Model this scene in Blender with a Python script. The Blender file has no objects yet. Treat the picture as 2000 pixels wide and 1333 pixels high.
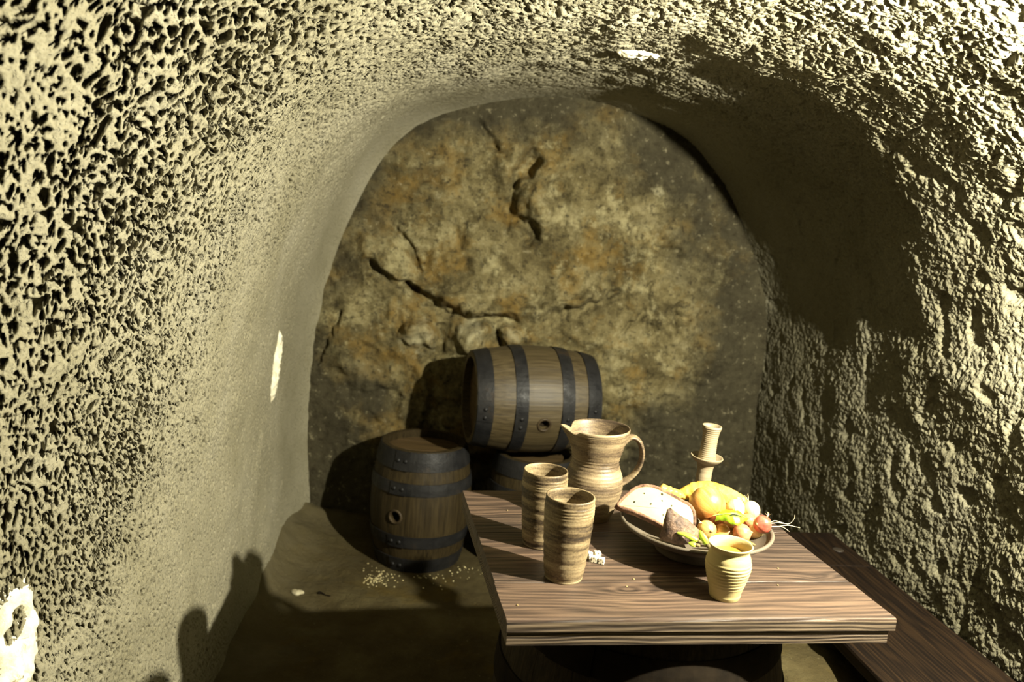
import bpy, bmesh, math, random
import numpy as np
from mathutils import Vector, Matrix

random.seed(7)
PI = math.pi
scn = bpy.context.scene
col = scn.collection

# ------------------------------------------------------------------ camera
PITCH, ROLL = math.radians(9.5), math.radians(4.5)
F = Vector((0, math.cos(PITCH), -math.sin(PITCH)))
U0 = Vector((0, math.sin(PITCH), math.cos(PITCH)))
R0 = Vector((1, 0, 0))
R = R0 * math.cos(ROLL) + U0 * math.sin(ROLL)
U = -R0 * math.sin(ROLL) + U0 * math.cos(ROLL)
cam = bpy.data.cameras.new('camera')
cam.sensor_width = 36.0
cam.lens = 28.8
cam.clip_start = 0.02
cam.dof.use_dof = True
cam.dof.focus_distance = 1.80
cam.dof.aperture_fstop = 3.5
co = bpy.data.objects.new('camera', cam)
co.matrix_world = Matrix(((R.x, U.x, -F.x, 0), (R.y, U.y, -F.y, 0), (R.z, U.z, -F.z, 1.45), (0, 0, 0, 1)))
col.objects.link(co)
scn.camera = co

# ------------------------------------------------------------------ world, lamp, exposure
wd = bpy.data.worlds.new('world')
scn.world = wd
wd.use_nodes = True
wd.node_tree.nodes['Background'].inputs[0].default_value = (1.0, 0.9, 0.62, 1)
wd.node_tree.nodes['Background'].inputs[1].default_value = 0.004

lamp = bpy.data.lights.new('cellar_lamp', 'POINT')
lamp.energy = 430.0
lamp.color = (1.0, 0.95, 0.765)
lamp.shadow_soft_size = 0.018
lo = bpy.data.objects.new('cellar_lamp', lamp)
lo.location = (1.17, 1.10, 1.71)
col.objects.link(lo)

scn.view_settings.view_transform = 'Standard'
scn.view_settings.look = 'None'
scn.view_settings.exposure = 0.35
scn.view_settings.gamma = 1.0
scn.view_settings.use_curve_mapping = False
scn.cycles.max_bounces = 6
scn.cycles.diffuse_bounces = 2
scn.cycles.sample_clamp_indirect = 4.0
scn.cycles.use_denoising = True


# ------------------------------------------------------------------ node helpers
class NT:
    def __init__(s, name, rough=0.8, spec=0.3):
        s.m = bpy.data.materials.new(name)
        s.m.use_nodes = True
        s.t = s.m.node_tree
        s.b = s.t.nodes['Principled BSDF']
        s.b.inputs['Roughness'].default_value = rough
        s.b.inputs['Specular IOR Level'].default_value = spec
        tc = s.t.nodes.new('ShaderNodeTexCoord')
        s.co = tc.outputs['Object']

    def put(s, sock, v):
        if hasattr(v, 'is_output'):
            s.t.links.new(v, sock)
        elif v is not None:
            if isinstance(v, (tuple, list)) and len(v) == 3 and sock.type == 'RGBA':
                v = (*v, 1)
            sock.default_value = v

    def map(s, scale=(1, 1, 1), loc=(0, 0, 0), rot=(0, 0, 0), vec=None):
        n = s.t.nodes.new('ShaderNodeMapping')
        s.put(n.inputs['Vector'], vec or s.co)
        n.inputs['Scale'].default_value = scale
        n.inputs['Location'].default_value = loc
        n.inputs['Rotation'].default_value = rot
        return n.outputs[0]

    def noise(s, scale, detail=4, rough=0.55, vec=None, dist=0.0, out=0):
        n = s.t.nodes.new('ShaderNodeTexNoise')
        s.put(n.inputs['Vector'], vec or s.co)
        n.inputs['Scale'].default_value = scale
        n.inputs['Detail'].default_value = detail
        n.inputs['Roughness'].default_value = rough
        n.inputs['Distortion'].default_value = dist
        return n.outputs[out]

    def vor(s, scale, vec=None, feature='F1', out='Distance'):
        n = s.t.nodes.new('ShaderNodeTexVoronoi')
        n.feature = feature
        s.put(n.inputs['Vector'], vec or s.co)
        n.inputs['Scale'].default_value = scale
        return n.outputs[out]

    def ramp(s, fac, stops, interp='LINEAR'):
        n = s.t.nodes.new('ShaderNodeValToRGB')
        n.color_ramp.interpolation = interp
        e = n.color_ramp.elements
        while len(e) < len(stops):
            e.new(0.5)
        for k, (p, c) in enumerate(stops):
            e[k].position = p
            e[k].color = (*c, 1) if isinstance(c, (tuple, list)) else (c, c, c, 1)
        s.put(n.inputs[0], fac)
        return n.outputs[0]

    def math(s, op, a, b=0.0, c=0.0):
        n = s.t.nodes.new('ShaderNodeMath')
        n.operation = op
        for k, v in enumerate((a, b, c)):
            s.put(n.inputs[k], v)
        return n.outputs[0]

    def mix(s, fac, a, b, mode='MIX'):
        n = s.t.nodes.new('ShaderNodeMix')
        n.data_type = 'RGBA'
        n.blend_type = mode
        s.put(n.inputs[0], fac)
        s.put(n.inputs[6], a)
        s.put(n.inputs[7], b)
        return n.outputs[2]

    def sep(s, vec=None):
        n = s.t.nodes.new('ShaderNodeSeparateXYZ')
        s.put(n.inputs[0], vec or s.co)
        return n.outputs

    def comb(s, x=0.0, y=0.0, z=0.0):
        n = s.t.nodes.new('ShaderNodeCombineXYZ')
        for k, v in enumerate((x, y, z)):
            s.put(n.inputs[k], v)
        return n.outputs[0]

    def bump(s, h, strength=0.5, dist=0.01, normal=None):
        n = s.t.nodes.new('ShaderNodeBump')
        n.inputs['Strength'].default_value = strength
        n.inputs['Distance'].default_value = dist
        s.put(n.inputs['Height'], h)
        if normal is not None:
            s.put(n.inputs['Normal'], normal)
        return n.outputs[0]

    def done(s, color=None, normal=None, rough=None):
        if color is not None:
            s.put(s.b.inputs['Base Color'], color)
        if normal is not None:
            s.put(s.b.inputs['Normal'], normal)
        if rough is not None:
            s.put(s.b.inputs['Roughness'], rough)
        return s.m


def plaster():
    n = NT('grey_plaster', 0.92, 0.15)
    big = n.noise(3.2, 5)
    fine = n.noise(160, 4, 0.65)
    c = n.ramp(big, [(0.3, (0.225, 0.208, 0.138)), (0.55, (0.285, 0.266, 0.188)), (0.75, (0.315, 0.297, 0.222))])
    c = n.mix(n.ramp(fine, [(0.35, 0.0), (0.7, 1.0)]), n.mix(1.0, c, (0.8, 0.78, 0.72), 'MULTIPLY'), c)
    right_dim = n.ramp(n.math('ADD', n.sep()[0], n.math('MULTIPLY', n.math('SUBTRACT', big, 0.5), 0.5)), [(0.45, 0.0), (0.95, 1.0)])  # plaster colour darkened towards the right to hold down the lamp's brightness there
    c = n.mix(right_dim, c, n.mix(1.0, c, (0.66, 0.66, 0.64), 'MULTIPLY'))
    grit = n.ramp(n.vor(240), [(0.0, 1.0), (0.3, 0.0)])
    c = n.mix(n.math('MULTIPLY', grit, 0.2), c, (0.36, 0.34, 0.27))
    b = n.bump(n.noise(70, 6, 0.7), 0.6, 0.006)
    pep = n.ramp(n.noise(150, 3, 0.6), [(0.30, 0.0), (0.42, 1.0)])
    b = n.bump(pep, 0.7, 0.006, b)
    b = n.bump(fine, 0.5, 0.002, b)
    return n.done(c, b)


def endrock():
    n = NT('stained_rock', 0.9, 0.2)
    a = n.noise(2.3, 8, 0.62)
    b_ = n.noise(6.0, 10, 0.76)
    sp = n.noise(38, 6, 0.7)
    X, Y, Z = n.sep()
    # pale and ochre staining keeps to the middle of the rock face
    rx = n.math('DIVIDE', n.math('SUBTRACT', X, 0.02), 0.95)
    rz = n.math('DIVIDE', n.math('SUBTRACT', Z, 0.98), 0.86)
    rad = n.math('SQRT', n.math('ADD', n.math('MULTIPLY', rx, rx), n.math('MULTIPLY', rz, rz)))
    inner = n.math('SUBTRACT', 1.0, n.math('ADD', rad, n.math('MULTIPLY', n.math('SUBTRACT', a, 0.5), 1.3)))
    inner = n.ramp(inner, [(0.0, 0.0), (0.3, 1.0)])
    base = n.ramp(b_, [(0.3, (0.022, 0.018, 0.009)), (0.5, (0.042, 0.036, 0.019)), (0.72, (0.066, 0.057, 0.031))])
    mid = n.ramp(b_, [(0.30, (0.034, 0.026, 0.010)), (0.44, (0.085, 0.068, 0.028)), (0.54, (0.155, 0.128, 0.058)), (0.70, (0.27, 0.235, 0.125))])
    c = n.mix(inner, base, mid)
    ochre = n.math('MULTIPLY', n.ramp(n.noise(4.6, 6, 0.65, n.map(loc=(3.1, 0.4, 1.7))), [(0.50, 0.0), (0.62, 1.0)]), inner)
    c = n.mix(n.math('MULTIPLY', ochre, 0.6), c, (0.175, 0.105, 0.02))
    pale = n.math('MULTIPLY', n.ramp(n.noise(5.5, 9, 0.78, n.map(loc=(7.3, 1.4, 5.2))), [(0.53, 0.0), (0.62, 1.0)]), inner)
    c = n.mix(n.math('MULTIPLY', pale, 0.75), c, (0.31, 0.275, 0.145))
    for (sx, sz, sr) in ((-0.40, 0.865, 0.075), (-0.168, 0.89, 0.07), (-0.003, 0.89, 0.05), (0.57, 1.547, 0.022)):
        ddx, ddz = n.math('SUBTRACT', X, sx), n.math('SUBTRACT', Z, sz)
        dd = n.math('SQRT', n.math('ADD', n.math('MULTIPLY', ddx, ddx), n.math('MULTIPLY', ddz, ddz)))
        dd = n.math('ADD', n.math('DIVIDE', dd, sr), n.math('MULTIPLY', n.math('SUBTRACT', b_, 0.5), 5.0))
        c = n.mix(n.ramp(dd, [(0.35, 0.6), (1.2, 0.0)]), c, (0.36, 0.33, 0.20))
    c = n.mix(n.ramp(sp, [(0.34, 0.8), (0.47, 0.0)]), c, (0.022, 0.017, 0.008))
    c = n.mix(n.ramp(sp, [(0.59, 0.0), (0.70, 0.55)]), c, (0.30, 0.265, 0.16))
    bb = n.bump(n.noise(24, 8, 0.7), 0.8, 0.016)
    bb = n.bump(n.noise(130, 4, 0.7), 0.5, 0.003, bb)
    return n.done(c, bb)


def dirt():
    n = NT('packed_dirt', 0.95, 0.1)
    a = n.noise(3.5, 7, 0.65)
    sp = n.noise(60, 5, 0.7)
    c = n.ramp(a, [(0.3, (0.0315, 0.0231, 0.0084)), (0.52, (0.0567, 0.0441, 0.0189)), (0.7, (0.0840, 0.0693, 0.0315))])
    c = n.mix(n.ramp(n.noise(4.0, 4, 0.6, n.map(loc=(2, 5, 0))), [(0.55, 0.0), (0.7, 0.6)]), c, (0.0798, 0.0525, 0.0076))
    dust = n.ramp(n.math('SUBTRACT', n.math('MULTIPLY', n.sep()[0], -1.0), n.math('MULTIPLY', n.math('SUBTRACT', a, 0.5), 0.9)), [(0.60, 0.0), (0.90, 0.8)])
    c = n.mix(dust, c, (0.120, 0.103, 0.058))
    c = n.mix(n.ramp(sp, [(0.62, 0.0), (0.72, 0.6)]), c, (0.1428, 0.1218, 0.0672))
    b = n.bump(n.noise(22, 7, 0.72), 0.8, 0.018)
    b = n.bump(sp, 0.4, 0.003, b)
    return n.done(c, b)


def wood(name, dark, mid, light, axis='x', rings=26.0, rough=0.55, spec=0.35, bump=0.5, knots=1.0, seed=0.0, grey=None, ringw=0.2, lo=0.32, hi=0.80):
    n = NT(name, rough, spec)
    ax = {'x': (1, 0, 0), 'y': (0, 1, 0), 'z': (0, 0, 1)}[axis]
    oi = n.t.nodes.new('ShaderNodeObjectInfo')
    off = n.math('MULTIPLY', oi.outputs['Random'], 7.0)
    v = n.t.nodes.new('ShaderNodeVectorMath')
    v.operation = 'ADD'
    n.put(v.inputs[0], n.co)
    n.put(v.inputs[1], n.comb(n.math('ADD', off, seed), off, off))
    p = v.outputs[0]
    s1 = tuple(1.3 if k else 9.0 for k in ax)
    s2 = tuple(4.0 if k else 160.0 for k in ax)
    s3 = tuple(9.0 if k else 420.0 for k in ax)
    warp = n.noise(1.0, 3, 0.5, n.map(s1, vec=p))
    X, Y, Z = n.sep(p)
    across = n.math('ADD', Y, Z) if axis == 'x' else (n.math('ADD', X, Z) if axis == 'y' else n.math('ADD', X, Y))
    kd = n.vor(1.0, n.map(tuple(3.6 if k else 8.5 for k in ax), vec=p))
    knot = n.math('MULTIPLY', n.math('POWER', 2.718, n.math('MULTIPLY', kd, -6.5)), 0.32 * knots)
    ph = n.math('ADD', n.math('MULTIPLY', across, rings), n.math('MULTIPLY', n.math('ADD', n.math('MULTIPLY', warp, 0.9), knot), 9.0))
    ring = n.math('ABSOLUTE', n.math('SINE', n.math('MULTIPLY', ph, 3.14159)))
    ring = n.math('POWER', ring, 2.2)
    st = n.noise(1.0, 4, 0.6, n.map(s2, vec=p))
    fi = n.noise(1.0, 3, 0.6, n.map(s3, vec=p))
    f = n.math('ADD', n.math('MULTIPLY', ring, ringw), n.math('ADD', n.math('MULTIPLY', st, 0.90 - ringw), n.math('MULTIPLY', fi, 0.28)))
    c = n.ramp(f, [(lo, dark), (0.52, mid), (hi, light)])
    if grey:
        g = n.noise(1.0, 3, 0.55, n.map(tuple(2.0 if k else 9.0 for k in ax), loc=(4, 2, 1), vec=p))
        c = n.mix(n.ramp(g, [(0.45, 0.0), (0.62, 0.75)]), c, n.mix(1.0, c, grey, 'MULTIPLY'))
    b = n.bump(f, bump, 0.0022)
    return n.done(c, b)


def iron():
    n = NT('black_iron', 0.5, 0.22)
    a = n.noise(9, 6, 0.65)
    c = n.ramp(a, [(0.35, (0.007, 0.007, 0.0075)), (0.6, (0.014, 0.0135, 0.013)), (0.78, (0.036, 0.022, 0.010))])
    b = n.bump(n.noise(45, 5, 0.7), 0.5, 0.004)
    return n.done(c, b, n.ramp(n.noise(30, 4), [(0.3, 0.36), (0.7, 0.66)]))


def clay(name, stops, bands=42.0, rough=0.62, seed=0.0, fine=0.25):
    n = NT(name, rough, 0.35)
    X, Y, Z = n.sep()
    w = n.noise(9, 3, 0.5, n.map((1, 1, 0.5), (seed, 0, 0)))
    z = n.math('ADD', Z, n.math('MULTIPLY', w, 0.007))
    band = n.noise(1.0, 6, 0.66, n.comb(n.math('MULTIPLY', X, 5.0), n.math('MULTIPLY', Y, 5.0), n.math('ADD', n.math('MULTIPLY', z, bands), seed)))
    sp = n.noise(260, 3, 0.7)
    f = n.math('ADD', n.math('MULTIPLY', band, 1.0), n.math('MULTIPLY', n.math('SUBTRACT', sp, 0.5), fine))
    c = n.ramp(f, stops)
    b = n.bump(n.noise(1.0, 4, 0.6, n.comb(n.math('MULTIPLY', X, 6.0), n.math('MULTIPLY', Y, 6.0), n.math('MULTIPLY', z, 190.0))), 0.35, 0.0015)
    b = n.bump(sp, 0.3, 0.0008, b)
    return n.done(c, b)


def simple(name, c1, c2, scale=30.0, rough=0.5, spec=0.4, bump=0.2, bd=0.002, stretch=(1, 1, 1), sss=0.0):
    n = NT(name, rough, spec)
    v = n.map(stretch)
    f = n.noise(scale, 4, 0.6, v)
    c = n.ramp(f, [(0.35, c1), (0.68, c2)])
    if sss:
        n.b.inputs['Subsurface Weight'].default_value = sss
        n.b.inputs['Subsurface Scale'].default_value = 0.01
    return n.done(c, n.bump(n.noise(scale * 3, 4, 0.65, v), bump, bd))


# ------------------------------------------------------------------ mesh helpers
class MB:
    def __init__(s):
        s.v, s.f = [], []

    def add(s, vs, fs):
        o = len(s.v)
        s.v += [tuple(x) for x in vs]
        s.f += [tuple(i + o for i in f) for f in fs]
        return s

    def grid(s, rows, closed_v=False, closed_u=False, flip=False):
        """rows: list of equally long point lists"""
        o = len(s.v)
        m, k = len(rows), len(rows[0])
        for r in rows:
            s.v += [tuple(p) for p in r]
        for i in range(m if closed_u else m - 1):
            for j in range(k if closed_v else k - 1):
                a, b = o + i * k + j, o + i * k + (j + 1) % k
                c_, d = o + ((i + 1) % m) * k + (j + 1) % k, o + ((i + 1) % m) * k + j
                s.f.append((a, d, c_, b) if flip else (a, b, c_, d))
        return s

    def fan(s, ring, centre, flip=False):
        o = len(s.v)
        s.v += [tuple(p) for p in ring] + [tuple(centre)]
        k = len(ring)
        for j in range(k):
            a, b = o + j, o + (j + 1) % k
            s.f.append((b, a, o + k) if flip else (a, b, o + k))
        return s

    def lathe(s, prof, seg=72, wob=None):
        rows = []
        for (r, z) in prof:
            rows.append([(r * math.cos(2 * PI * j / seg), r * math.sin(2 * PI * j / seg), z) for j in range(seg)])
        s.grid(rows, closed_v=True)
        return s

    def tube(s, pts, rad, seg=8, caps=True):
        pts = [Vector(p) for p in pts]
        n = len(pts)
        rows = []
        ref = None
        for i, p in enumerate(pts):
            t = (pts[min(i + 1, n - 1)] - pts[max(i - 1, 0)]).normalized()
            if ref is None:
                ref = t.orthogonal().normalized()
            ref = (ref - t * ref.dot(t)).normalized()
            bi = t.cross(ref)
            r = rad[i] if isinstance(rad, (list, tuple)) else rad
            rr = r if isinstance(r, tuple) else (r, r)
            rows.append([p + ref * (rr[0] * math.cos(2 * PI * j / seg)) + bi * (rr[1] * math.sin(2 * PI * j / seg)) for j in range(seg)])
        s.grid(rows, closed_v=True)
        if caps:
            s.fan(rows[0], pts[0], True)
            s.fan(rows[-1], pts[-1])
        return s

    def build(s, name, mat, parent=None, smooth=True, bevel=0.0, weld=True):
        me = bpy.data.meshes.new(name)
        bm = bmesh.new()
        vs = [bm.verts.new(p) for p in s.v]
        for f in s.f:
            try:
                bm.faces.new([vs[i] for i in f])
            except ValueError:
                pass
        if weld:
            bmesh.ops.remove_doubles(bm, verts=bm.verts, dist=1e-5)
        bmesh.ops.recalc_face_normals(bm, faces=bm.faces)
        if bevel:
            bmesh.ops.bevel(bm, geom=list(bm.edges), offset=bevel, segments=2, profile=0.6, affect='EDGES')
        for f in bm.faces:
            f.smooth = smooth
        bm.to_mesh(me)
        bm.free()
        return link(name, me, mat, parent)


def link(name, me, mat, parent=None):
    o = bpy.data.objects.new(name, me)
    if mat and not me.materials:
        me.materials.append(mat)
    col.objects.link(o)
    if parent:
        o.parent = parent
    return o


def tag(o, label, cat, group=None):
    o['label'] = label
    o['category'] = cat
    if group:
        o['group'] = group
    return o


def thing(name, label, cat, loc=(0, 0, 0), rot=(0, 0, 0), group=None):
    o = bpy.data.objects.new(name, None)
    o.empty_display_size = 0.05
    o.location = loc
    o.rotation_euler = rot
    col.objects.link(o)
    return tag(o, label, cat, group)


def struct(o):
    o['kind'] = 'structure'
    return o


def dup(o, parent=None, loc=None, rot=None):
    c = o.copy()
    col.objects.link(c)
    c.parent = parent
    if loc is not None:
        c.location = loc
    if rot is not None:
        c.rotation_euler = rot
    return c


def spl(pts, n):
    """Catmull-Rom through points"""
    P = [Vector(p) for p in pts]
    P = [P[0] * 2 - P[1]] + P + [P[-1] * 2 - P[-2]]
    out = []
    m = len(P) - 3
    for i in range(n):
        t = i / (n - 1) * m
        k = min(int(t), m - 1)
        t -= k
        a, b, c_, d = P[k:k + 4]
        out.append(0.5 * ((2 * b) + (c_ - a) * t + (2 * a - 5 * b + 4 * c_ - d) * t * t + (3 * b - 3 * c_ + d - a) * t ** 3))
    return out


# ------------------------------------------------------------------ numpy noise
def perlin(P, seed=0):
    rng = np.random.default_rng(seed)
    perm = rng.permutation(256)
    perm = np.concatenate([perm, perm, perm]).astype(np.int32)
    G = rng.normal(size=(256, 3)).astype(np.float32)
    G /= np.linalg.norm(G, axis=1)[:, None]
    Pi = np.floor(P).astype(np.int32)
    f = (P - Pi).astype(np.float32)
    Pi &= 255
    w = f * f * f * (f * (f * 6 - 15) + 10)
    res = 0
    for dx in (0, 1):
        wx = w[:, 0] if dx else 1 - w[:, 0]
        a = perm[Pi[:, 0] + dx]
        for dy in (0, 1):
            wy = w[:, 1] if dy else 1 - w[:, 1]
            b = perm[a + Pi[:, 1] + dy]
            for dz in (0, 1):
                wz = w[:, 2] if dz else 1 - w[:, 2]
                g = G[perm[b + Pi[:, 2] + dz] & 255]
                res = res + wx * wy * wz * (g[:, 0] * (f[:, 0] - dx) + g[:, 1] * (f[:, 1] - dy) + g[:, 2] * (f[:, 2] - dz))
    return res * 1.6


def fbm(P, octs, seed=0, gain=0.5):
    r, a, s = 0, 1.0, 1.0
    for k in range(octs):
        r = r + a * perlin(P * s + 17.3 * k, seed + k)
        a *= gain
        s *= 2.03
    return r


def sst(a, b, x):
    t = np.clip((x - a) / (b - a), 0, 1)
    return t * t * (3 - 2 * t)


def grid_mesh(name, pts, mat, parent=None):
    """pts: (m,k,3) array -> quad mesh, fast"""
    m, k, _ = pts.shape
    me = bpy.data.meshes.new(name)
    idx = np.arange(m * k).reshape(m, k)
    q = np.stack([idx[:-1, :-1], idx[:-1, 1:], idx[1:, 1:], idx[1:, :-1]], -1).reshape(-1, 4)
    me.vertices.add(m * k)
    me.vertices.foreach_set('co', pts.reshape(-1).astype(np.float32))
    me.loops.add(q.size)
    me.loops.foreach_set('vertex_index', q.reshape(-1).astype(np.int32))
    me.polygons.add(len(q))
    me.polygons.foreach_set('loop_start', np.arange(0, q.size, 4, dtype=np.int32))
    me.polygons.foreach_set('loop_total', np.full(len(q), 4, dtype=np.int32))
    me.polygons.foreach_set('use_smooth', np.ones(len(q), dtype=bool))
    me.update(calc_edges=True)
    return link(name, me, mat, parent)


# ------------------------------------------------------------------ the cave
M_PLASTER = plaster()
OUT = np.array([(-0.862, -0.08), (-0.888, 0.28), (-0.892, 0.6), (-0.869, 0.912), (-0.816, 1.175), (-0.75, 1.37), (-0.646, 1.586), (-0.528, 1.719), (-0.388, 1.803), (-0.183, 1.862), (0.026, 1.894), (0.239, 1.899), (0.46, 1.856), (0.666, 1.779), (0.816, 1.642), (0.925, 1.499), (1.015, 1.329), (1.081, 1.176), (1.116, 1.042), (1.128, 0.857), (1.126, 0.621), (1.141, 0.308), (1.15, -0.08)])


def resample(P, n):
    fine = np.array([tuple(p) for p in spl([(a, b, 0) for a, b in P], 900)])[:, :2]
    d = np.concatenate([[0], np.cumsum(np.linalg.norm(np.diff(fine, axis=0), axis=1))])
    t = np.linspace(0, d[-1], n)
    return np.stack([np.interp(t, d, fine[:, 0]), np.interp(t, d, fine[:, 1])], -1)


NV = 1390
prof = resample(OUT, NV)
tan = np.gradient(prof, axis=0)
tan /= np.linalg.norm(tan, axis=1)[:, None]
nor = np.stack([-tan[:, 1], tan[:, 0]], -1)          # outward: left wall -x
k_ = np.ones(61) / 61
nor = np.stack([np.convolve(np.pad(nor[:, i], 30, mode='edge'), k_, 'valid') for i in (0, 1)], -1)
us = [-0.05]
while us[-1] < 2.35:
    us.append(us[-1] + 0.0024 + 0.0019 * max(0.0, 1 - us[-1] / 1.6))
us = np.concatenate([us, np.linspace(us[-1] + 0.01, 3.6, 60)])
V = np.linspace(0, 1, NV)
UU, VV = np.meshgrid(us, V, indexing='ij')
PX, PZ = prof[None, :, 0], prof[None, :, 1]
left = 1 - sst(0.30, 0.52, VV)
right = sst(0.56, 0.74, VV)
top = np.clip(1 - left - right, 0, 1)
hi_r = sst(0.9, 1.3, PZ) * np.ones_like(UU)
um = np.clip(UU, 0, None)
D = left * 0.055 * um
D += (left * 0.22 + top * 0.16) * np.clip(um - 1.25, 0, None) ** 2
# right side: a belly behind a swelling at about half depth, then a flare towards the mouth
K = (nor[None, :, 0] * (1.17 - PX) + nor[None, :, 1] * (1.71 - PZ)) - nor[None, :, 0] * 0.278
belly = 0.055 * np.sin(PI * np.clip(um / 1.2, 0, 1)) ** 0.8
hi_r = sst(0.84, 1.24, PZ + 0.07 * np.sin(UU * 4.3 + 0.8) + 0.05 * np.sin(UU * 10.7 + 2.0) + 0.02 * np.sin(UU * 23.0))
D += right * hi_r * (0.88 * K * np.clip(um, 0, 2.42) / 2.42 + belly + 0.34 * np.clip((um - 1.15) / 1.2, 0, None) ** 1.8)
D += right * (1 - hi_r) * (-0.010 * sst(0.0, 0.8, um) + 0.10 * np.clip(um - 1.9, 0, None) ** 2)
# rounded inner corner where the left wall meets the end wall
D -= left * 0.05 * np.exp(-um / 0.10)
BX = PX + 0.115 * UU + nor[None, :, 0] * D
BY = 3.5 + 0.1 * PX - 0.993 * UU
BZ = PZ + nor[None, :, 1] * D
base = np.stack([BX, BY + 0 * BX, BZ], -1)
# true surface normals of the smooth base
du = np.gradient(base, axis=0)
dv = np.gradient(base, axis=1)
N = np.cross(du, dv)
N /= np.linalg.norm(N, axis=2)[..., None]
cx = np.stack([0.14 + 0.115 * UU, base[..., 1], np.full_like(UU, 0.9)], -1)
sgn = np.sign(((cx - base) * N).sum(2))[..., None]
N = N * sgn                                             # now points into the cave
P = base.reshape(-1, 3).astype(np.float32)
lf, rt, tp, uf = left.reshape(-1), right.reshape(-1), top.reshape(-1), um.reshape(-1)
zf = P[:, 2]
wx = np.stack([perlin(P * 18, 51), perlin(P * 18, 52), perlin(P * 18, 53)], -1) * 0.016
Q = P + wx
n1 = perlin(Q * 44, 1)
n2 = perlin(Q * 84, 2)
n3 = perlin(Q * 150, 3)
big = fbm(P * 2.2, 3, 11)
med = fbm(P * 9.0, 2, 21)
patch = fbm(P * 3.0, 2, 31)
# left wall: a pitted crust whose holes grow wider and deeper towards the mouth
wide = sst(1.45, 2.3, uf + 0.25 * sst(0.9, 1.7, zf) - 0.4 * sst(1.0, 0.2, zf))
net = (np.abs(n1) * 0.70 + np.abs(n2) * 0.50) * wide + (np.abs(n2) * 0.75 + np.abs(n3) * 0.42) * (1 - wide)
up_l = sst(0.50, 1.75, uf + 0.42 * sst(0.7, 1.6, zf) - 0.55 * sst(1.0, 0.2, zf) + 0.12 * patch)
pit = sst(0.0, 0.13, net + 0.10 * patch - (0.445 - 0.13 * up_l))
al = 0.0065 * sst(0.1, 0.5, uf) + 0.0235 * up_l * (0.5 + 0.5 * wide)
slant = al * pit * 1.05 * up_l
hl = -al * pit - 0.012 * up_l * np.clip(net - 0.12, 0, 0.25) - 0.002 * up_l * np.abs(n3) + 0.006 * up_l * med
# right wall and ceiling: lumpy thrown plaster
bil = np.abs(n1) * 0.35 + np.abs(n2) * 0.65 + np.abs(n3) * 0.62
n4 = perlin(P * 60 + wx * 40, 5)
hr = (0.012 * (0.55 - bil) + 0.0050 * n4 + 0.0075 * med - 0.014 * sst(0.25, 0.55, perlin(P * 14, 41)))
hr = hr * (0.55 + 0.45 * sst(0.1, 1.2, uf))
ht = (0.013 * (0.5 - bil) + 0.007 * med - 0.012 * sst(0.2, 0.5, np.abs(n1)) ) * (0.15 + 0.85 * sst(0.05, 0.9, uf))
disp = lf * hl + rt * hr + tp * ht + 0.02 * big * sst(0.1, 0.8, uf)
tend = -du / np.linalg.norm(du, axis=2)[..., None]      # along the wall towards the end of the cave: pits lean that way
pts = base + N * disp.reshape(UU.shape)[..., None] + tend * (lf * slant).reshape(UU.shape)[..., None]
ia, ib = int(NV * 0.40), int(NV * 0.66)
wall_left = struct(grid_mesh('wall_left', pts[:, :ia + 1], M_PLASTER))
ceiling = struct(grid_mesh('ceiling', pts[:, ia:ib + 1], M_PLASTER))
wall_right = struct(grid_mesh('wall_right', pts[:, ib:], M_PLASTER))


# ------------------------------------------------------------------ end wall
def seg_dist(X, Z, pl):
    d = np.full(X.shape, 9.0)
    for (a, b) in zip(pl[:-1], pl[1:]):
        ax, az = a
        bx, bz = b
        L2 = (bx - ax) ** 2 + (bz - az) ** 2
        t = np.clip(((X - ax) * (bx - ax) + (Z - az) * (bz - az)) / L2, 0, 1)
        d = np.minimum(d, np.hypot(X - ax - t * (bx - ax), Z - az - t * (bz - az)))
    return d


xs = np.linspace(-1.05, 1.35, 430)
zs = np.linspace(-0.1, 2.02, 380)
XX, ZZ = np.meshgrid(xs, zs, indexing='xy')
Pe = np.stack([XX, 0 * XX, ZZ], -1).reshape(-1, 3).astype(np.float32)
wX = XX + 0.035 * perlin(Pe * 9, 71).reshape(XX.shape) + 0.012 * perlin(Pe * 30, 72).reshape(XX.shape)
wZ = ZZ + 0.035 * perlin(Pe * 9, 73).reshape(XX.shape) + 0.012 * perlin(Pe * 30, 74).reshape(XX.shape)
h = 0.030 * fbm(Pe * 2.6, 5, 81, 0.55).reshape(XX.shape)
h -= 0.030 * np.abs(fbm(Pe * 4.0 + 5, 3, 91).reshape(XX.shape)) * sst(1.0, 0.6, np.hypot(XX - 0.02, (ZZ - 1.0) * 1.05))
h += 0.006 * perlin(Pe * 26, 95).reshape(XX.shape)
h += 0.013 * fbm(Pe * 7.5, 4, 97, 0.6).reshape(XX.shape)


def facets(x, z, cell, seed):
    """broken rock: every cell of a jittered lattice is a little tilted plane"""
    rng = np.random.default_rng(seed)
    J = rng.uniform(-0.42, 0.42, (64, 64, 2))
    S = rng.normal(0, 1, (64, 64, 2))
    O = rng.normal(0, 1, (64, 64))
    gx, gz = x / cell, z / cell
    ix, iz = np.floor(gx).astype(int), np.floor(gz).astype(int)
    best = np.full(x.shape, 9.0)
    val = np.zeros(x.shape)
    for dx in (-1, 0, 1):
        for dz in (-1, 0, 1):
            a_, b_ = (ix + dx) % 64, (iz + dz) % 64
            px, pz = ix + dx + 0.5 + J[a_, b_, 0], iz + dz + 0.5 + J[a_, b_, 1]
            ex, ez = gx - px, gz - pz
            d = ex * ex + ez * ez
            v = O[a_, b_] * 0.35 + S[a_, b_, 0] * ex + S[a_, b_, 1] * ez
            m_ = d < best
            best = np.where(m_, d, best)
            val = np.where(m_, v, val)
    return val


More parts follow.
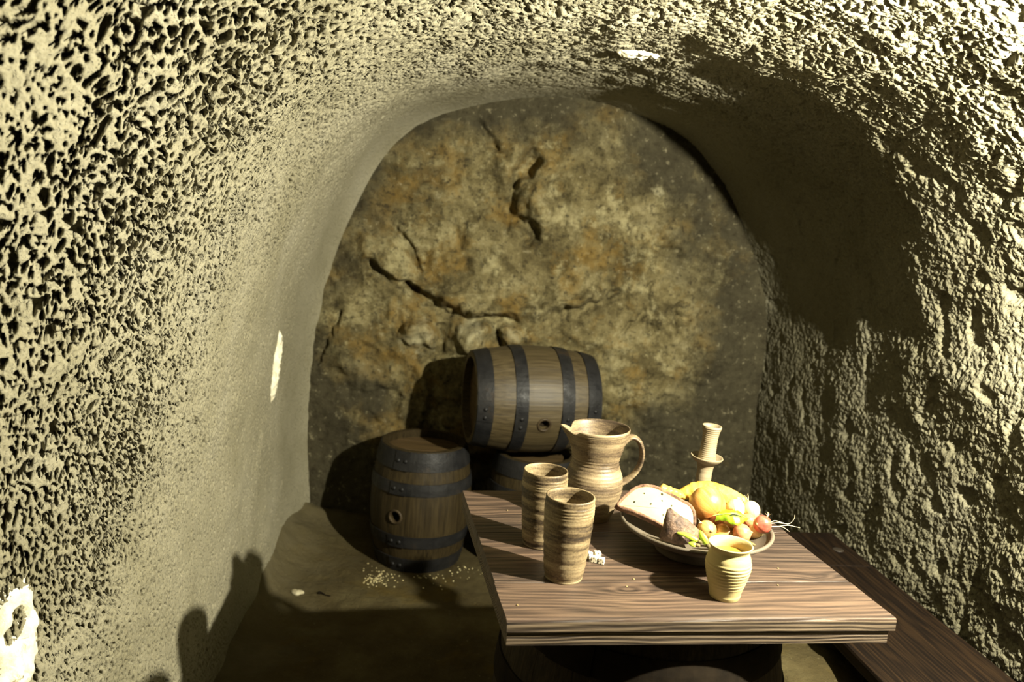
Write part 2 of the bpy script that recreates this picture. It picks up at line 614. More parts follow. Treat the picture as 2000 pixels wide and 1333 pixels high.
mid_ = sst(1.05, 0.75, np.hypot((XX - 0.02) / 1.0, (ZZ - 1.0) / 0.9))


def blur(a_, n_):
    k_ = np.ones(2 * n_ + 1) / (2 * n_ + 1)
    for ax_ in (0, 1):
        a_ = np.apply_along_axis(lambda r_: np.convolve(np.pad(r_, n_, mode='edge'), k_, 'valid'), ax_, a_)
    return a_


h += (0.016 * blur(facets(wX, wZ, 0.24, 5), 4) + 0.012 * blur(facets(wX, wZ, 0.10, 6), 2)) * (0.2 + 0.8 * mid_)
for pl, depth, w in (([(0.025, 1.642), (-0.032, 1.553), (-0.065, 1.423), (-0.04, 1.382), (0.026, 1.365), (0.042, 1.302)], -0.075, 0.030),
                     ([(-0.218, 1.766), (-0.149, 1.69), (-0.117, 1.66)], -0.04, 0.014),
                     ([(-0.60, 1.16), (-0.516, 1.078), (-0.406, 1.036), (-0.339, 0.995), (-0.185, 0.955), (-0.008, 0.945)], -0.05, 0.022),
                     ([(0.209, 1.01), (0.33, 1.03), (0.385, 1.045), (0.447, 1.11)], -0.035, 0.014),
                     ([(-0.719, 0.965), (-0.781, 0.829), (-0.829, 0.693)], -0.035, 0.009),
                     ([(-0.53, 1.30), (-0.44, 1.20), (-0.40, 1.16)], -0.03, 0.014),
                     ([(0.58, 1.142), (0.611, 0.963)], -0.020, 0.012), ([(0.715, 1.061), (0.741, 0.926)], -0.020, 0.012),
                     ([(0.489, 0.933), (0.57, 1.029)], -0.022, 0.011), ([(-0.31, 0.92), (-0.30, 0.80)], -0.03, 0.020),
                     ([(-0.08, 0.93), (-0.06, 0.84)], -0.03, 0.018), ([(0.58, 1.33), (0.66, 1.29), (0.70, 1.31)], -0.025, 0.012)):
    h += depth * np.exp(-(seg_dist(wX, wZ, pl) / w) ** 2)
h += 0.045 * np.exp(-(seg_dist(wX, wZ, [(-0.62, 1.20), (-0.516, 1.125), (-0.406, 1.08), (-0.30, 1.04), (-0.1, 0.99), (0.10, 1.0), (0.30, 1.08)]) / 0.030) ** 2)
h += 0.055 * np.exp(-(seg_dist(wX, wZ, [(0.08, 1.60), (0.06, 1.48), (0.09, 1.36)]) / 0.055) ** 2)
h += 0.06 * sst(0.98, 0.88, wZ) * sst(0.12, 0.18, np.abs(wX + 0.2)) * 0.4
for (sx, sz, rx_, rz_, a) in ((-0.396, 0.865, 0.085, 0.075, 0.055), (-0.168, 0.885, 0.10, 0.065, 0.050), (-0.003, 0.885, 0.06, 0.06, 0.05)):
    h += a * (0.8 + 0.9 * perlin(Pe * 14, 77).reshape(XX.shape)) * sst(1.0, 0.6, np.sqrt(((wX - sx) / rx_) ** 2 + ((wZ - sz) / rz_) ** 2))
edge = sst(0.75, 1.05, np.hypot((XX - 0.13) / 1.02, (ZZ - 0.85) / 1.05))
h = h * (1 - 0.65 * edge)
epts = np.stack([XX, 3.5 + 0.1 * XX - h * 0.995, ZZ], -1)
M_END = endrock()
struct(grid_mesh('wall_back', epts, M_END))

# ------------------------------------------------------------------ floor
xs = np.linspace(-1.7, 2.1, 330)
ys = np.linspace(-0.3, 3.75, 350)
XX, YY = np.meshgrid(xs, ys, indexing='xy')
Pf = np.stack([XX, YY, 0 * XX], -1).reshape(-1, 3).astype(np.float32)
hz = 0.012 * fbm(Pf * 3.2, 5, 101, 0.55).reshape(XX.shape) - 0.004
xl = -0.86 + 0.08 * (3.07 - YY)
hz += 0.10 * np.exp(-np.clip(XX - xl, 0, None) / 0.055) * sst(2.2, 2.9, YY)
hz += 0.05 * np.exp(-np.clip(3.46 + 0.1 * XX - YY, 0, None) / 0.04)
hz += 0.05 * np.exp(-np.hypot(XX + 0.80, YY - 3.2) / 0.14)
# guessed earth ledge, added under the bench to catch a patch of lamplight
hz += (0.285 + 0.012 * fbm(Pf * 9.0, 3, 111).reshape(XX.shape)) * sst(0.655, 0.80, XX + 0.13 * (YY - 1.9)) * sst(1.0, 1.25, YY) * sst(2.75, 2.45, YY)
for bx, by in ((-0.32, 3.18), (0.13, 3.2)):
    flat = sst(0.34, 0.22, np.hypot(XX - bx, YY - by))
    hz = hz * (1 - flat) - 0.004 * flat
struct(grid_mesh('floor', np.stack([XX, YY, hz], -1), dirt()))

# bare chips in the plaster: pale stone showing through, each a small proud flake of the wall it belongs to
M_CHIP = simple('bare_limestone', (0.66, 0.60, 0.42), (0.86, 0.82, 0.66), 40, 0.9, 0.1, 0.5, 0.004)


def flake(name, parent, iu, iv, ru, rv, seed, hole=False):
    """an irregular flake lying on the rendered wall around grid index (iu, iv)"""
    rg = random.Random(seed)
    rows = []
    nr, na = 7, 40
    jag = [1 + 0.22 * rg.uniform(-1, 1) for _ in range(na)]
    jag = [(jag[i - 1] + 2 * jag[i] + jag[(i + 1) % na]) / 4 for i in range(na)]
    for r in range(nr + 1):
        row = []
        for a in range(na):
            q = r / nr
            fu = iu + ru * q * jag[a] * math.cos(2 * PI * a / na)
            fv = iv + rv * q * jag[a] * math.sin(2 * PI * a / na)
            fu, fv = min(max(fu, 0), len(us) - 1), min(max(fv, 0), NV - 1)
            b = base[int(fu), int(fv)]
            nn = N[int(fu), int(fv)]
            hgt = 0.018 * (1 - q ** 4) - 0.020 * q ** 6 + 0.0022 * rg.uniform(-1, 1) + 0.005 * math.sin(a * 0.9 + r * 1.7 + seed)
            if hole and q < 0.45 and (a % na) < 0.45 * na:
                hgt -= 0.022
            dd = disp.reshape(UU.shape)[max(0, int(fu) - 3):int(fu) + 4, max(0, int(fv) - 3):int(fv) + 4].mean()
            row.append(tuple(b + nn * (dd + hgt)))
        rows.append(row)
    m = MB().grid(rows[1:], closed_v=True)
    c = np.mean(np.array(rows[1]), axis=0)
    m.fan(rows[1], c, True)
    o = m.build(name, M_CHIP, parent)
    o['label'] = 'patch of bare pale limestone where the rough plaster has broken away'
    return o


def near(x, y, z):
    d = np.linalg.norm(base - np.array([x, y, z]), axis=2)
    return np.unravel_index(d.argmin(), d.shape)


def near_ray(px, py):
    """where the sight line through a spot of the photograph meets the modelled wall"""
    d = F + R * ((px - 1000) / 1600) - U * ((py - 666.5) / 1600)
    d = np.array(d.normalized())
    o = np.array([0, 0, 1.45])
    q = base - o
    t = (q * d).sum(2)
    e = np.linalg.norm(q - t[..., None] * d, axis=2)
    e[t < 0] = 9
    return np.unravel_index(e.argmin(), e.shape)


i, j = near_ray(535, 712)
flake('bare_patch', wall_left, i, j, 5, 38, 3)
i, j = near_ray(1248, 102)
flake('bare_patch', ceiling, i, j, 10, 19, 5, True)
i, j = near_ray(40, 1250)
flake('bare_patch', wall_left, i, j, 26, 36, 9, True)
i, j = near_ray(25, 1330)
flake('bare_patch', wall_left, i, j, 18, 14, 12)

# ------------------------------------------------------------------ wood and metal
M_TOP = wood('table_wood', (0.011, 0.008, 0.0065), (0.052, 0.034, 0.024), (0.135, 0.088, 0.058), 'x', 48, 0.45, 0.35, 0.7, 1.0, 1.3, (0.55, 0.60, 0.66), 0.17, 0.33, 0.80)
M_EDGE = wood('table_edge_wood', (0.0076, 0.0051, 0.0043), (0.0510, 0.0365, 0.0247), (0.1445, 0.1062, 0.0680), 'x', 130, 0.55, 0.3, 0.9, 0.2, 4.0, None, 0.26, 0.35, 0.76)
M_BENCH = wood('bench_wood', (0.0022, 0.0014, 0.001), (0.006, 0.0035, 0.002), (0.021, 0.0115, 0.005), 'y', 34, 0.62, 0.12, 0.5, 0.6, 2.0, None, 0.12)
M_STAVE = wood('stave_wood', (0.014, 0.009, 0.004), (0.043, 0.031, 0.013), (0.082, 0.061, 0.028), 'z', 24, 0.55, 0.4, 0.3, 0.3, 0.0, None, 0.08)
M_STAVE_SHADE = wood('shaded_stave_wood', (0.007, 0.0045, 0.0018), (0.021, 0.0145, 0.0055), (0.042, 0.030, 0.0115), 'z', 24, 0.6, 0.2, 0.3, 0.3, 6.0, None, 0.08)  # stave wood with the dim light on the upright barrels painted in
M_CASK = wood('cask_wood', (0.006, 0.004, 0.002), (0.016, 0.011, 0.006), (0.035, 0.025, 0.012), 'z', 30, 0.7, 0.12, 0.4, 0.4, 3.0, None, 0.08)
M_HEAD = wood('barrel_head_wood', (0.022, 0.013, 0.004), (0.055, 0.034, 0.012), (0.10, 0.062, 0.023), 'x', 26, 0.6, 0.35, 0.4, 0.5, 5.0, None, 0.1)
M_IRON = iron()
M_BUSH = simple('bung_bush_wood', (0.022, 0.014, 0.006), (0.05, 0.034, 0.015), 30, 0.6, 0.3, 0.3)
M_HOLE = simple('near_black_wood', (0.006, 0.004, 0.002), (0.012, 0.008, 0.004), 30, 0.9, 0.1, 0.2)  # near-black for twig and cask hoops, and as painted shade in bung holes


def barrel_r(t, r_end, r_mid):
    """t in -1..1 along the barrel"""
    return r_mid + (r_end - r_mid) * abs(t) ** 1.9


def stave_bm(Lh, r_end, r_mid, th, half, hole=None, thick=0.02):
    """one stave centred on angle 0 (+x), axis z from -Lh to Lh; hole = (z, radius)"""
    m = MB()

    def pt(a, z, d=0.0):
        r = barrel_r(z / Lh, r_end, r_mid) - d
        # stave backs are a touch flatter than a true round
        return (r * math.cos(a) - 0.0016 * (a / half) ** 2, r * math.sin(a), z)

    g = half * 0.985
    na = 5
    def patch(z0, z1, a0, a1, nz, na):
        m.grid([[pt(a0 + (a1 - a0) * j / na, z0 + (z1 - z0) * i / nz) for j in range(na + 1)] for i in range(nz + 1)])
    if hole:
        hz_, hr_ = hole
        s = hr_ * 1.25
        rr = barrel_r(hz_ / Lh, r_end, r_mid)
        sa = s / rr
        patch(-Lh, hz_ - s, -g, g, 10, 6)
        patch(hz_ + s, Lh, -g, g, 10, 6)
        patch(hz_ - s, hz_ + s, -g, -sa, 3, 2)
        patch(hz_ - s, hz_ + s, sa, g, 3, 2)
        K = 24
        sq, ci, ci2 = [], [], []
        for k in range(K):
            t = 2 * PI * k / K
            c_, s_ = math.cos(t), math.sin(t)
            q = 1 / max(abs(c_), abs(s_))
            sq.append(pt(sa * c_ * q, hz_ + s * s_ * q))
            ci.append(pt(hr_ / rr * c_, hz_ + hr_ * s_))
            ci2.append(pt(hr_ / rr * c_, hz_ + hr_ * s_, thick))
        m.grid([sq, ci, ci2], closed_v=True)
    else:
        patch(-Lh, Lh, -g, g, 14, na)
    # sides, inner face and ends
    nz = 14
    zz = [-Lh + 2 * Lh * i / nz for i in range(nz + 1)]
    for sg in (-1, 1):
        m.grid([[pt(sg * g, z), pt(sg * g, z, thick)] for z in zz])
    if not hole:
        m.grid([[pt(-g + 2 * g * j / na, z, thick) for j in range(na + 1)] for z in zz])
    for z in (-Lh, Lh):
        m.grid([[pt(-g + 2 * g * j / na, z) for j in range(na + 1)], [pt(-g + 2 * g * j / na, z, thick) for j in range(na + 1)]])
    return m


def barrel(name, label, Lh, r_end, r_mid, hoops, loc, rot, hole=None, spin=0.0, mats=None, n=16, rivet_a=0.0, parent=None, both_heads=True, rivets=True, group=None):
    """loc is the barrel's middle"""
    ms, mi, mh = mats or (M_STAVE, M_IRON, M_HEAD)
    if parent is None:
        t = thing(name, label, 'barrel', loc, rot, group)
    else:
        t = bpy.data.objects.new(name, None)
        t.location = loc
        t.rotation_euler = rot
        col.objects.link(t)
        t.parent = parent
    half = PI / n
    first = stave_bm(Lh, r_end, r_mid, 0.02, half).build('stave', ms, t, smooth=False)
    first.rotation_euler = (0, 0, spin + (2 * half if hole else 0))
    for k in range(1, n):
        if hole and k == n - 1:
            break
        dup(first, t, rot=(0, 0, spin + (2 * half if hole else 0) + 2 * half * k))
    if hole:
        o = stave_bm(Lh, r_end, r_mid, 0.02, half, hole).build('stave', ms, t, smooth=False)
        o.rotation_euler = (0, 0, spin)
        rr = barrel_r(hole[0] / Lh, r_end, r_mid)
        m = MB()
        hr_ = hole[1]
        m.lathe([(hr_ * 0.98, -0.02), (hr_ * 0.98, 0.0), (hr_ * 1.0, 0.0035), (hr_ * 1.28, 0.0045), (hr_ * 1.42, 0.0015), (hr_ * 1.42, -0.004)], 32)
        b = m.build('bung_bush', M_BUSH, t)
        b.location = (rr * math.cos(spin), rr * math.sin(spin), hole[0])
        b.rotation_euler = (0, PI / 2, spin)
        m = MB()
        m.lathe([(0.0001, -0.026), (hr_ * 1.05, -0.026), (hr_ * 1.05, -0.021)], 24)
        d = m.build('bung_hole', M_HOLE, t)  # dark disc stands in for the shade inside the hole
        d.location, d.rotation_euler = b.location, b.rotation_euler
    heads = (1, -1) if both_heads else (1,)
    for sg in heads:
        zc = sg * (Lh - 0.042)
        ri = barrel_r((Lh - 0.042) / Lh, r_end, r_mid) - 0.018
        hd = bpy.data.objects.new('barrel_head', None)
        col.objects.link(hd)
        hd.parent = t
        hd.location = (0, 0, zc)
        nb = 5
        for k in range(nb):
            y0, y1 = -ri + 2 * ri * k / nb + 0.0012, -ri + 2 * ri * (k + 1) / nb - 0.0012
            top_, bot_ = [], []
            for q in range(9):
                y = y0 + (y1 - y0) * q / 8
                w = math.sqrt(max(ri * ri - y * y, 1e-5))
                top_.append((y, w))
            loop = [(-w, y) for (y, w) in top_] + [(w, y) for (y, w) in reversed(top_)]
            m = MB()
            zt = 0.009 + 0.0012 * ((k * 7) % 3 - 1)
            m.add([(x, y, zt) for x, y in loop] + [(x, y, -0.009) for x, y in loop],
                  [tuple(range(len(loop))), tuple(range(2 * len(loop) - 1, len(loop) - 1, -1))] + [(i, (i + 1) % len(loop), len(loop) + (i + 1) % len(loop), len(loop) + i) for i in range(len(loop))])
            m.build('head_board', mh, hd, smooth=False)
    for (z0, z1, seam) in hoops:
        m = MB()
        rows = []
        K = 72
        for (z, dr) in ((z0, -0.001), (z0, 0.0035), ((z0 + z1) / 2, 0.0042), (z1, 0.0035), (z1, -0.001)):
            r = barrel_r(z / Lh, r_end, r_mid) + dr
            rows.append([(r * math.cos(2 * PI * k / K), r * math.sin(2 * PI * k / K), z) for k in range(K)])
        m.grid(rows, closed_v=True)
        # the overlapping end of the strip
        lap = []
        for (z, dr) in ((z0, 0.002), (z0, 0.0072), (z1, 0.0072), (z1, 0.002)):
            r = barrel_r(z / Lh, r_end, r_mid) + dr
            lap.append([(r * math.cos(seam + 0.34 * (k / 10 - 0.5)), r * math.sin(seam + 0.34 * (k / 10 - 0.5)), z) for k in range(11)])
        m.grid(lap)
        m.grid([[r_[0] for r_ in lap], [lap[0][0], lap[0][0], lap[3][0], lap[3][0]]])
        m.grid([[r_[-1] for r_ in lap], [lap[0][-1], lap[0][-1], lap[3][-1], lap[3][-1]]])
        hp = m.build('hoop', mi, t, smooth=False)
        if rivets:
            for dq in (-0.085, 0.085):
                a = seam + dq
                zc = (z0 + z1) / 2
                r = barrel_r(zc / Lh, r_end, r_mid) + 0.0065
                mm = MB().lathe([(0.0085, -0.002), (0.0078, 0.0022), (0.0045, 0.0048), (0.0001, 0.0056)], 12)
                rv = mm.build('rivet', mi, hp)
                rv.location = (r * math.cos(a), r * math.sin(a), zc)
                rv.rotation_euler = (0, PI / 2, a)
    return t


# angle on an upright barrel that faces the camera is about -90 degrees
h1 = 0.245
barrel('standing_barrel', 'dimly lit oak barrel standing on the dirt floor with its open head up', h1, 0.168, 0.203,
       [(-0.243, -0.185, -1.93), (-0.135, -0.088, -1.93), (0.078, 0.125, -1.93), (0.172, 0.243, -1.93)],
       (-0.32, 3.18, h1 - 0.004), (0, 0, 0), (-0.012, 0.021), spin=-1.95, mats=(M_STAVE_SHADE, M_IRON, M_HEAD))
h3 = 0.2365
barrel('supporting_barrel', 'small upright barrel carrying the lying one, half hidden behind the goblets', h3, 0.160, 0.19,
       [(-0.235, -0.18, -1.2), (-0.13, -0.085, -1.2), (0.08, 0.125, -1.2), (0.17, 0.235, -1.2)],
       (0.135, 3.20, h3 - 0.004), (0, 0, 0), mats=(M_STAVE_SHADE, M_IRON, M_HEAD))
kyaw = math.radians(13)
barrel('lying_barrel', 'oak barrel lying on its side on top of another, bung hole facing out', 0.246, 0.181, 0.214,
       [(-0.244, -0.184, 3.22), (-0.102, -0.054, 3.36), (0.079, 0.129, 3.36), (0.186, 0.244, 3.22)],
       (0.088, 3.205, 0.686), (PI / 2, 0, PI / 2 + kyaw), (0.012, 0.020), spin=PI + 0.24)

# ------------------------------------------------------------------ table
TQ = [Vector((-0.0926, 1.9172)), Vector((0.0286, 1.3019)), Vector((0.7501, 1.4189)), Vector((0.6109, 2.0776))]  # back left, front left, front right, back right
TC = sum(TQ, Vector((0, 0))) / 4
TYAW = math.radians(10.2)
table = thing('table', 'weathered thick plank table top set on a big dark cask', 'table', (TC.x, TC.y, 0.0), (0, 0, TYAW))
rotm = Matrix.Rotation(-TYAW, 2)


def tl(s, t):
    p = (TQ[1] * (1 - s) + TQ[2] * s) * (1 - t) + (TQ[0] * (1 - s) + TQ[3] * s) * t
    return rotm @ (p - TC)


def board(name, s0, s1, t0, t1, z0, z1, mat, parent, bev=0.003, nx=10, bev1=None):
    bv1 = bev if bev1 is None else bev1
    """a plank between table coordinates, its upper edges worn round"""
    m = MB()
    rows = []
    rg = random.Random(int(t0 * 97 + z0 * 1000))
    for i in range(nx + 1):
        s = s0 + (s1 - s0) * i / nx
        a, b = tl(s, t0), tl(s, t1)
        w = (b - a).length
        d = (b - a) / w
        row = []
        jit = 0.0012 * rg.uniform(-1, 1)
        for (q, z) in ((0.0, z0), (0.0, z1 - bev), (bev * 0.4, z1 - bev * 0.3), (bev * 1.3, z1), (w * 0.5, z1 - 0.0006), (w - bv1 * 1.3, z1), (w - bv1 * 0.4, z1 - bv1 * 0.3), (w, z1 - bv1), (w, z0)):
            p = a + d * q
            row.append((p.x, p.y + (jit if 0 < q < w else 0), z))
        rows.append(row)
    m.grid(rows, closed_v=True)
    for r in (rows[0], rows[-1]):
        o = len(m.v)
        m.v += r
        m.f.append(tuple(range(o, o + len(r))))
    o = m.build(name, mat, parent, smooth=False)
    return o


ZT = 0.75
g = 0.0013
board('plank', 0.0, 1.0, 0.0, 0.219 - g, ZT - 0.024, ZT, M_TOP, table, 0.005, bev1=0.0012)
board('plank', 0.002, 0.998, 0.219 + g, 0.588 - g, ZT - 0.024, ZT + 0.0002, M_TOP, table, 0.0012)
board('plank', 0.001, 1.0, 0.588 + g, 1.0, ZT - 0.024, ZT, M_TOP, table, 0.0012, bev1=0.003)
# lower frame of the top: front and back rails, side rails
board('rail', 0.004, 0.985, 0.004, 0.10, ZT - 0.050, ZT - 0.0245, M_EDGE, table, 0.003)
board('rail', 0.004, 0.985, 0.90, 0.996, ZT - 0.050, ZT - 0.0245, M_EDGE, table, 0.003)
board('rail', 0.004, 0.10, 0.102, 0.898, ZT - 0.050, ZT - 0.0245, M_EDGE, table, 0.003)
board('rail', 0.88, 0.985, 0.102, 0.898, ZT - 0.050, ZT - 0.0245, M_EDGE, table, 0.003)
# long-grained front strip of the front plank
fs = MB()
a, b = tl(0.001, 0.0), tl(0.999, 0.0)
nf = (tl(0.5, 0.0) - tl(0.5, 1.0)).normalized() * 0.0012
fr = []
for z in (ZT - 0.0235, ZT - 0.0055):
    fr.append([(a.x + (b.x - a.x) * k / 12 + nf.x, a.y + (b.y - a.y) * k / 12 + nf.y, z) for k in range(13)])
fb = [[(x - nf.x * 1.5, y - nf.y * 1.5, z) for x, y, z in r] for r in fr]
fs.grid(fr)
fs.grid([fr[0], fb[0]])
fs.grid([fr[1], fb[1]])
fs.build('front_edge', M_EDGE, table, smooth=False)
cz = 0.348
barrel('cask_base', '', cz, 0.265, 0.315, [(-0.345, -0.27, -2.4), (-0.17, -0.11, -2.4), (0.11, 0.17, -2.4), (0.25, 0.305, -2.4)],
       (0.0, -0.02, cz - 0.002), (0, 0, 0), mats=(M_CASK, M_HOLE, M_CASK), n=20, parent=table, both_heads=False, rivets=False)

# ------------------------------------------------------------------ bench along the right wall
bd = Vector((-0.130, 0.9915))
bn = Vector((0.9915, 0.130))
bench = thing('bench', 'long dark worn plank bench against the rough right wall', 'bench', (1.16, 1.888, 0.0), (0, 0, math.atan2(0.130, 0.9915)))


def slab(name, x0, x1, y0, y1, z0, z1, mat, parent, bev=0.006, label=None):
    m = MB().add([(x0, y0, z0), (x1, y0, z0), (x1, y1, z0), (x0, y1, z0), (x0, y0, z1), (x1, y0, z1), (x1, y1, z1), (x0, y1, z1)],
                 [(3, 2, 1, 0), (4, 5, 6, 7), (0, 1, 5, 4), (1, 2, 6, 5), (2, 3, 7, 6), (3, 0, 4, 7)])
    o = m.build(name, mat, parent, smooth=False, bevel=bev)
    if label:
        o['label'] = label
    return o


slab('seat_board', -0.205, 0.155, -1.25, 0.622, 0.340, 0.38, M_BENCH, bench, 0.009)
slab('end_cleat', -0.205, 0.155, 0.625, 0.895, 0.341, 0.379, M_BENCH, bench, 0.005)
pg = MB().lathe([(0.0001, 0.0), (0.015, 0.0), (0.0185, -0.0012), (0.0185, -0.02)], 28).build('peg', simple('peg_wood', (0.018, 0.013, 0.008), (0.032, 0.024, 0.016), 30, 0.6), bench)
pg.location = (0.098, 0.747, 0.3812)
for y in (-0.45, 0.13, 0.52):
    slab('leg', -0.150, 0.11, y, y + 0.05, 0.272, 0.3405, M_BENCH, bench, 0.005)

# ------------------------------------------------------------------ pottery
M_POT = clay('banded_stoneware', [(0.36, (0.0252, 0.0168, 0.0101)), (0.45, (0.0798, 0.0554, 0.0302)), (0.52, (0.1680, 0.1218, 0.0630)), (0.64, (0.2772, 0.2142, 0.1218))], 46.0, 0.5, 2.0)
M_POT2 = clay('banded_stoneware_jug', [(0.33, (0.0420, 0.0286, 0.0176)), (0.44, (0.1092, 0.0773, 0.0454)), (0.53, (0.1932, 0.1428, 0.0798)), (0.66, (0.2856, 0.2226, 0.1344))], 36.0, 0.45, 8.0)
M_BEIGE = clay('yellow_clay', [(0.3, (0.3750, 0.3000, 0.1200)), (0.7, (0.4650, 0.3900, 0.1800))], 30.0, 0.6, 5.0, 0.1)
M_CANDLE = clay('beige_clay', [(0.3, (0.1885, 0.1414, 0.0776)), (0.7, (0.2883, 0.2328, 0.1441))], 50.0, 0.6, 9.0)
M_PLATE = clay('grey_stoneware', [(0.3, (0.0540, 0.0421, 0.0281)), (0.5, (0.0864, 0.0702, 0.0486)), (0.72, (0.1242, 0.1026, 0.0729))], 60.0, 0.6, 13.0)


def sprof(pts, n):
    return [(p.x, p.y) for p in spl([(r, z, 0) for r, z in pts], n)]


def tumbler(name, label, loc, rz, sc=1.0, lean=(0, 0)):
    hgt = 0.163
    o_ = sprof([(0.036, 0.0), (0.0385, 0.012), (0.0415, 0.04), (0.0452, 0.085), (0.0472, 0.115), (0.0475, 0.14), (0.0468, hgt)], 70)
    outp = []
    for (r, z) in o_:
        f = z / hgt
        if 0.80 < f < 0.945:
            r += 0.0009 * math.sin((f - 0.80) / 0.145 * 4 * 2 * PI)
        elif 0.04 < f <= 0.80:
            r += 0.00035 * math.sin(f * 70) + 0.0003 * math.sin(f * 41 + rz)
        if 0.025 < f < 0.06:
            r -= 0.0012
        outp.append((r, z))
    rim = [(0.0462, hgt + 0.0018), (0.0445, hgt + 0.0022), (0.0430, hgt + 0.0005)]
    inn = [(0.0425, hgt - 0.01), (0.0425, 0.12), (0.0400, 0.07), (0.036, 0.025), (0.030, 0.010), (0.0001, 0.008)]
    m = MB().lathe([(0.0001, 0.0), (0.034, 0.0)] + outp + rim + inn, 80)
    o = m.build(name, M_POT)
    o.location = loc
    o.rotation_euler = (lean[0], lean[1], rz)
    o.scale = (sc, sc, sc)
    return tag(o, label, 'goblet', 'stoneware goblets on the table')


tumbler('stoneware_goblet', 'brown banded stoneware goblet standing nearest the front left of the table', (0.134, 1.484, 0.75), 0.4)
tumbler('stoneware_goblet', 'darker banded stoneware goblet behind another, half covered by it', (0.0915, 1.633, 0.75), 2.6, 0.985)

# jug
jug = thing('jug', 'tall banded stoneware jug with pouring spout and loop handle', 'jug', (0.212, 1.807, 0.75), (0, 0, math.radians(6)))
jp = sprof([(0.043, 0.0), (0.047, 0.008), (0.0565, 0.032), (0.0655, 0.065), (0.0672, 0.085), (0.064, 0.106), (0.0565, 0.126), (0.0537, 0.138), (0.0555, 0.150), (0.0628, 0.178), (0.0695, 0.202), (0.0715, 0.2105)], 90)
jo = [(r + 0.0005 * math.sin(z * 800) * (0.01 < z < 0.2) + 0.0003 * math.sin(z * 1500), z) for r, z in jp]
ji = [(0.0722, 0.2135), (0.0712, 0.2162), (0.0690, 0.2158), (0.0665, 0.2105)] + [(r - 0.0055, z) for r, z in reversed(jp) if 0.012 < z < 0.205] + [(0.0001, 0.010)]
seg = 96
rows = []
for (r, z) in [(0.0001, 0.0), (0.040, 0.0)] + jo + ji:
    row = []
    for k in range(seg):
        a = 2 * PI * k / seg
        da = (a - PI + PI) % (2 * PI) - PI          # angle away from the spout at -x
        w = math.exp(-(da / 0.20) ** 2) if False else math.exp(-(((a - PI)) / 0.24) ** 2)
        side = math.exp(-((abs(a - PI) - 0.48) / 0.22) ** 2)
        q = max(0.0, (z - 0.165) / 0.05)
        q = min(q, 1.0) ** 1.6
        rr = r * (1 + 0.24 * w * q - 0.075 * side * q)
        row.append((rr * math.cos(a), rr * math.sin(a), z + 0.0035 * w * q - 0.010 * side * q + 0.002 * q * math.cos(a)))
    rows.append(row)
MB().grid(rows, closed_v=True).build('jug_body', M_POT2, jug)
hp = spl([(0.058, 0, 0.181), (0.078, 0, 0.196), (0.098, 0, 0.185), (0.1075, 0, 0.155), (0.101, 0, 0.122), (0.083, 0, 0.098), (0.060, 0, 0.083)], 36)
mh_ = MB()
rows = []
for i, p in enumerate(hp):
    t = (hp[min(i + 1, 35)] - hp[max(i - 1, 0)]).normalized()
    nrm = Vector((-t.z, 0, t.x))
    wv = 0.0125 + 0.004 * (abs(i / 35 - 0.5) * 2) ** 3
    th = 0.0062 + 0.002 * (abs(i / 35 - 0.5) * 2) ** 4
    rows.append([p + Vector((0, 1, 0)) * (wv * math.cos(2 * PI * k / 16)) + nrm * (th * math.sin(2 * PI * k / 16) * (1 - 0.25 * math.cos(2 * PI * k / 16) ** 2)) for k in range(16)])
mh_.grid(rows, closed_v=True)
mh_.build('jug_handle', M_POT2, jug)

# small beige cup
cup = thing('small_cup', 'small pale yellow clay cup with ridged belly at the table front', 'cup', (0.4385, 1.456, 0.75))
cp = sprof([(0.0275, 0.0), (0.0295, 0.006), (0.0300, 0.012), (0.0345, 0.030), (0.0400, 0.052), (0.0418, 0.066), (0.0400, 0.080), (0.0360, 0.091), (0.0362, 0.096), (0.0402, 0.1025)], 110)
co_ = []
for r, z in cp:
    if 0.022 < z < 0.076:
        ph = (z - 0.022) / 0.0066
        r += 0.0019 * (abs(math.sin(PI * ph)) - 0.4) * min(1, (z - 0.022) / 0.006, (0.076 - z) / 0.006)
    co_.append((r, z))
ci_ = [(0.0412, 0.1045), (0.0402, 0.1060), (0.0385, 0.1050), (0.0345, 0.0985), (0.0325, 0.092), (0.034, 0.082), (0.0375, 0.066), (0.035, 0.045), (0.027, 0.015), (0.0001, 0.010)]
MB().lathe([(0.0001, 0), (0.026, 0)] + co_ + ci_, 80).build('cup_body', M_BEIGE, cup)
n = NT('amber_drink', 0.08, 0.5)
M_DRINK = n.done((0.42, 0.20, 0.03))
dr = MB().lathe([(0.0332, 0.0), (0.0348, 0.006), (0.0335, 0.0065), (0.0001, 0.0062)], 48).build('drink', M_DRINK)
dr.location = (0.4385, 1.456, 0.75 + 0.0795)
tag(dr, 'amber drink filling the small pale yellow cup', 'drink')

# candlestick
cs = thing('candlestick', 'beige clay candlestick with drip saucer behind the food dish', 'candlestick', (0.497, 1.955, 0.75), (0, math.radians(2.6), 0))
st_ = sprof([(0.045, 0.0), (0.044, 0.006), (0.030, 0.018), (0.0205, 0.040), (0.0188, 0.065), (0.0192, 0.090), (0.021, 0.102), (0.024, 0.1085)], 50)
st_ = [(r + 0.0004 * math.sin(z * 1400), z) for r, z in st_]
MB().lathe([(0.0001, 0)] + st_ + [(0.0001, 0.112)], 56).build('candlestick_stem', M_CANDLE, cs)
MB().lathe([(0.0001, 0.106), (0.022, 0.107), (0.032, 0.112), (0.0385, 0.1195), (0.0398, 0.1225), (0.0388, 0.1245), (0.0365, 0.1225), (0.030, 0.1175), (0.0001, 0.115)], 64).build('drip_saucer', M_CANDLE, cs)
so = sprof([(0.0235, 0.114), (0.0212, 0.122), (0.0196, 0.140), (0.0190, 0.160), (0.0198, 0.180), (0.0228, 0.194), (0.0240, 0.199)], 80)
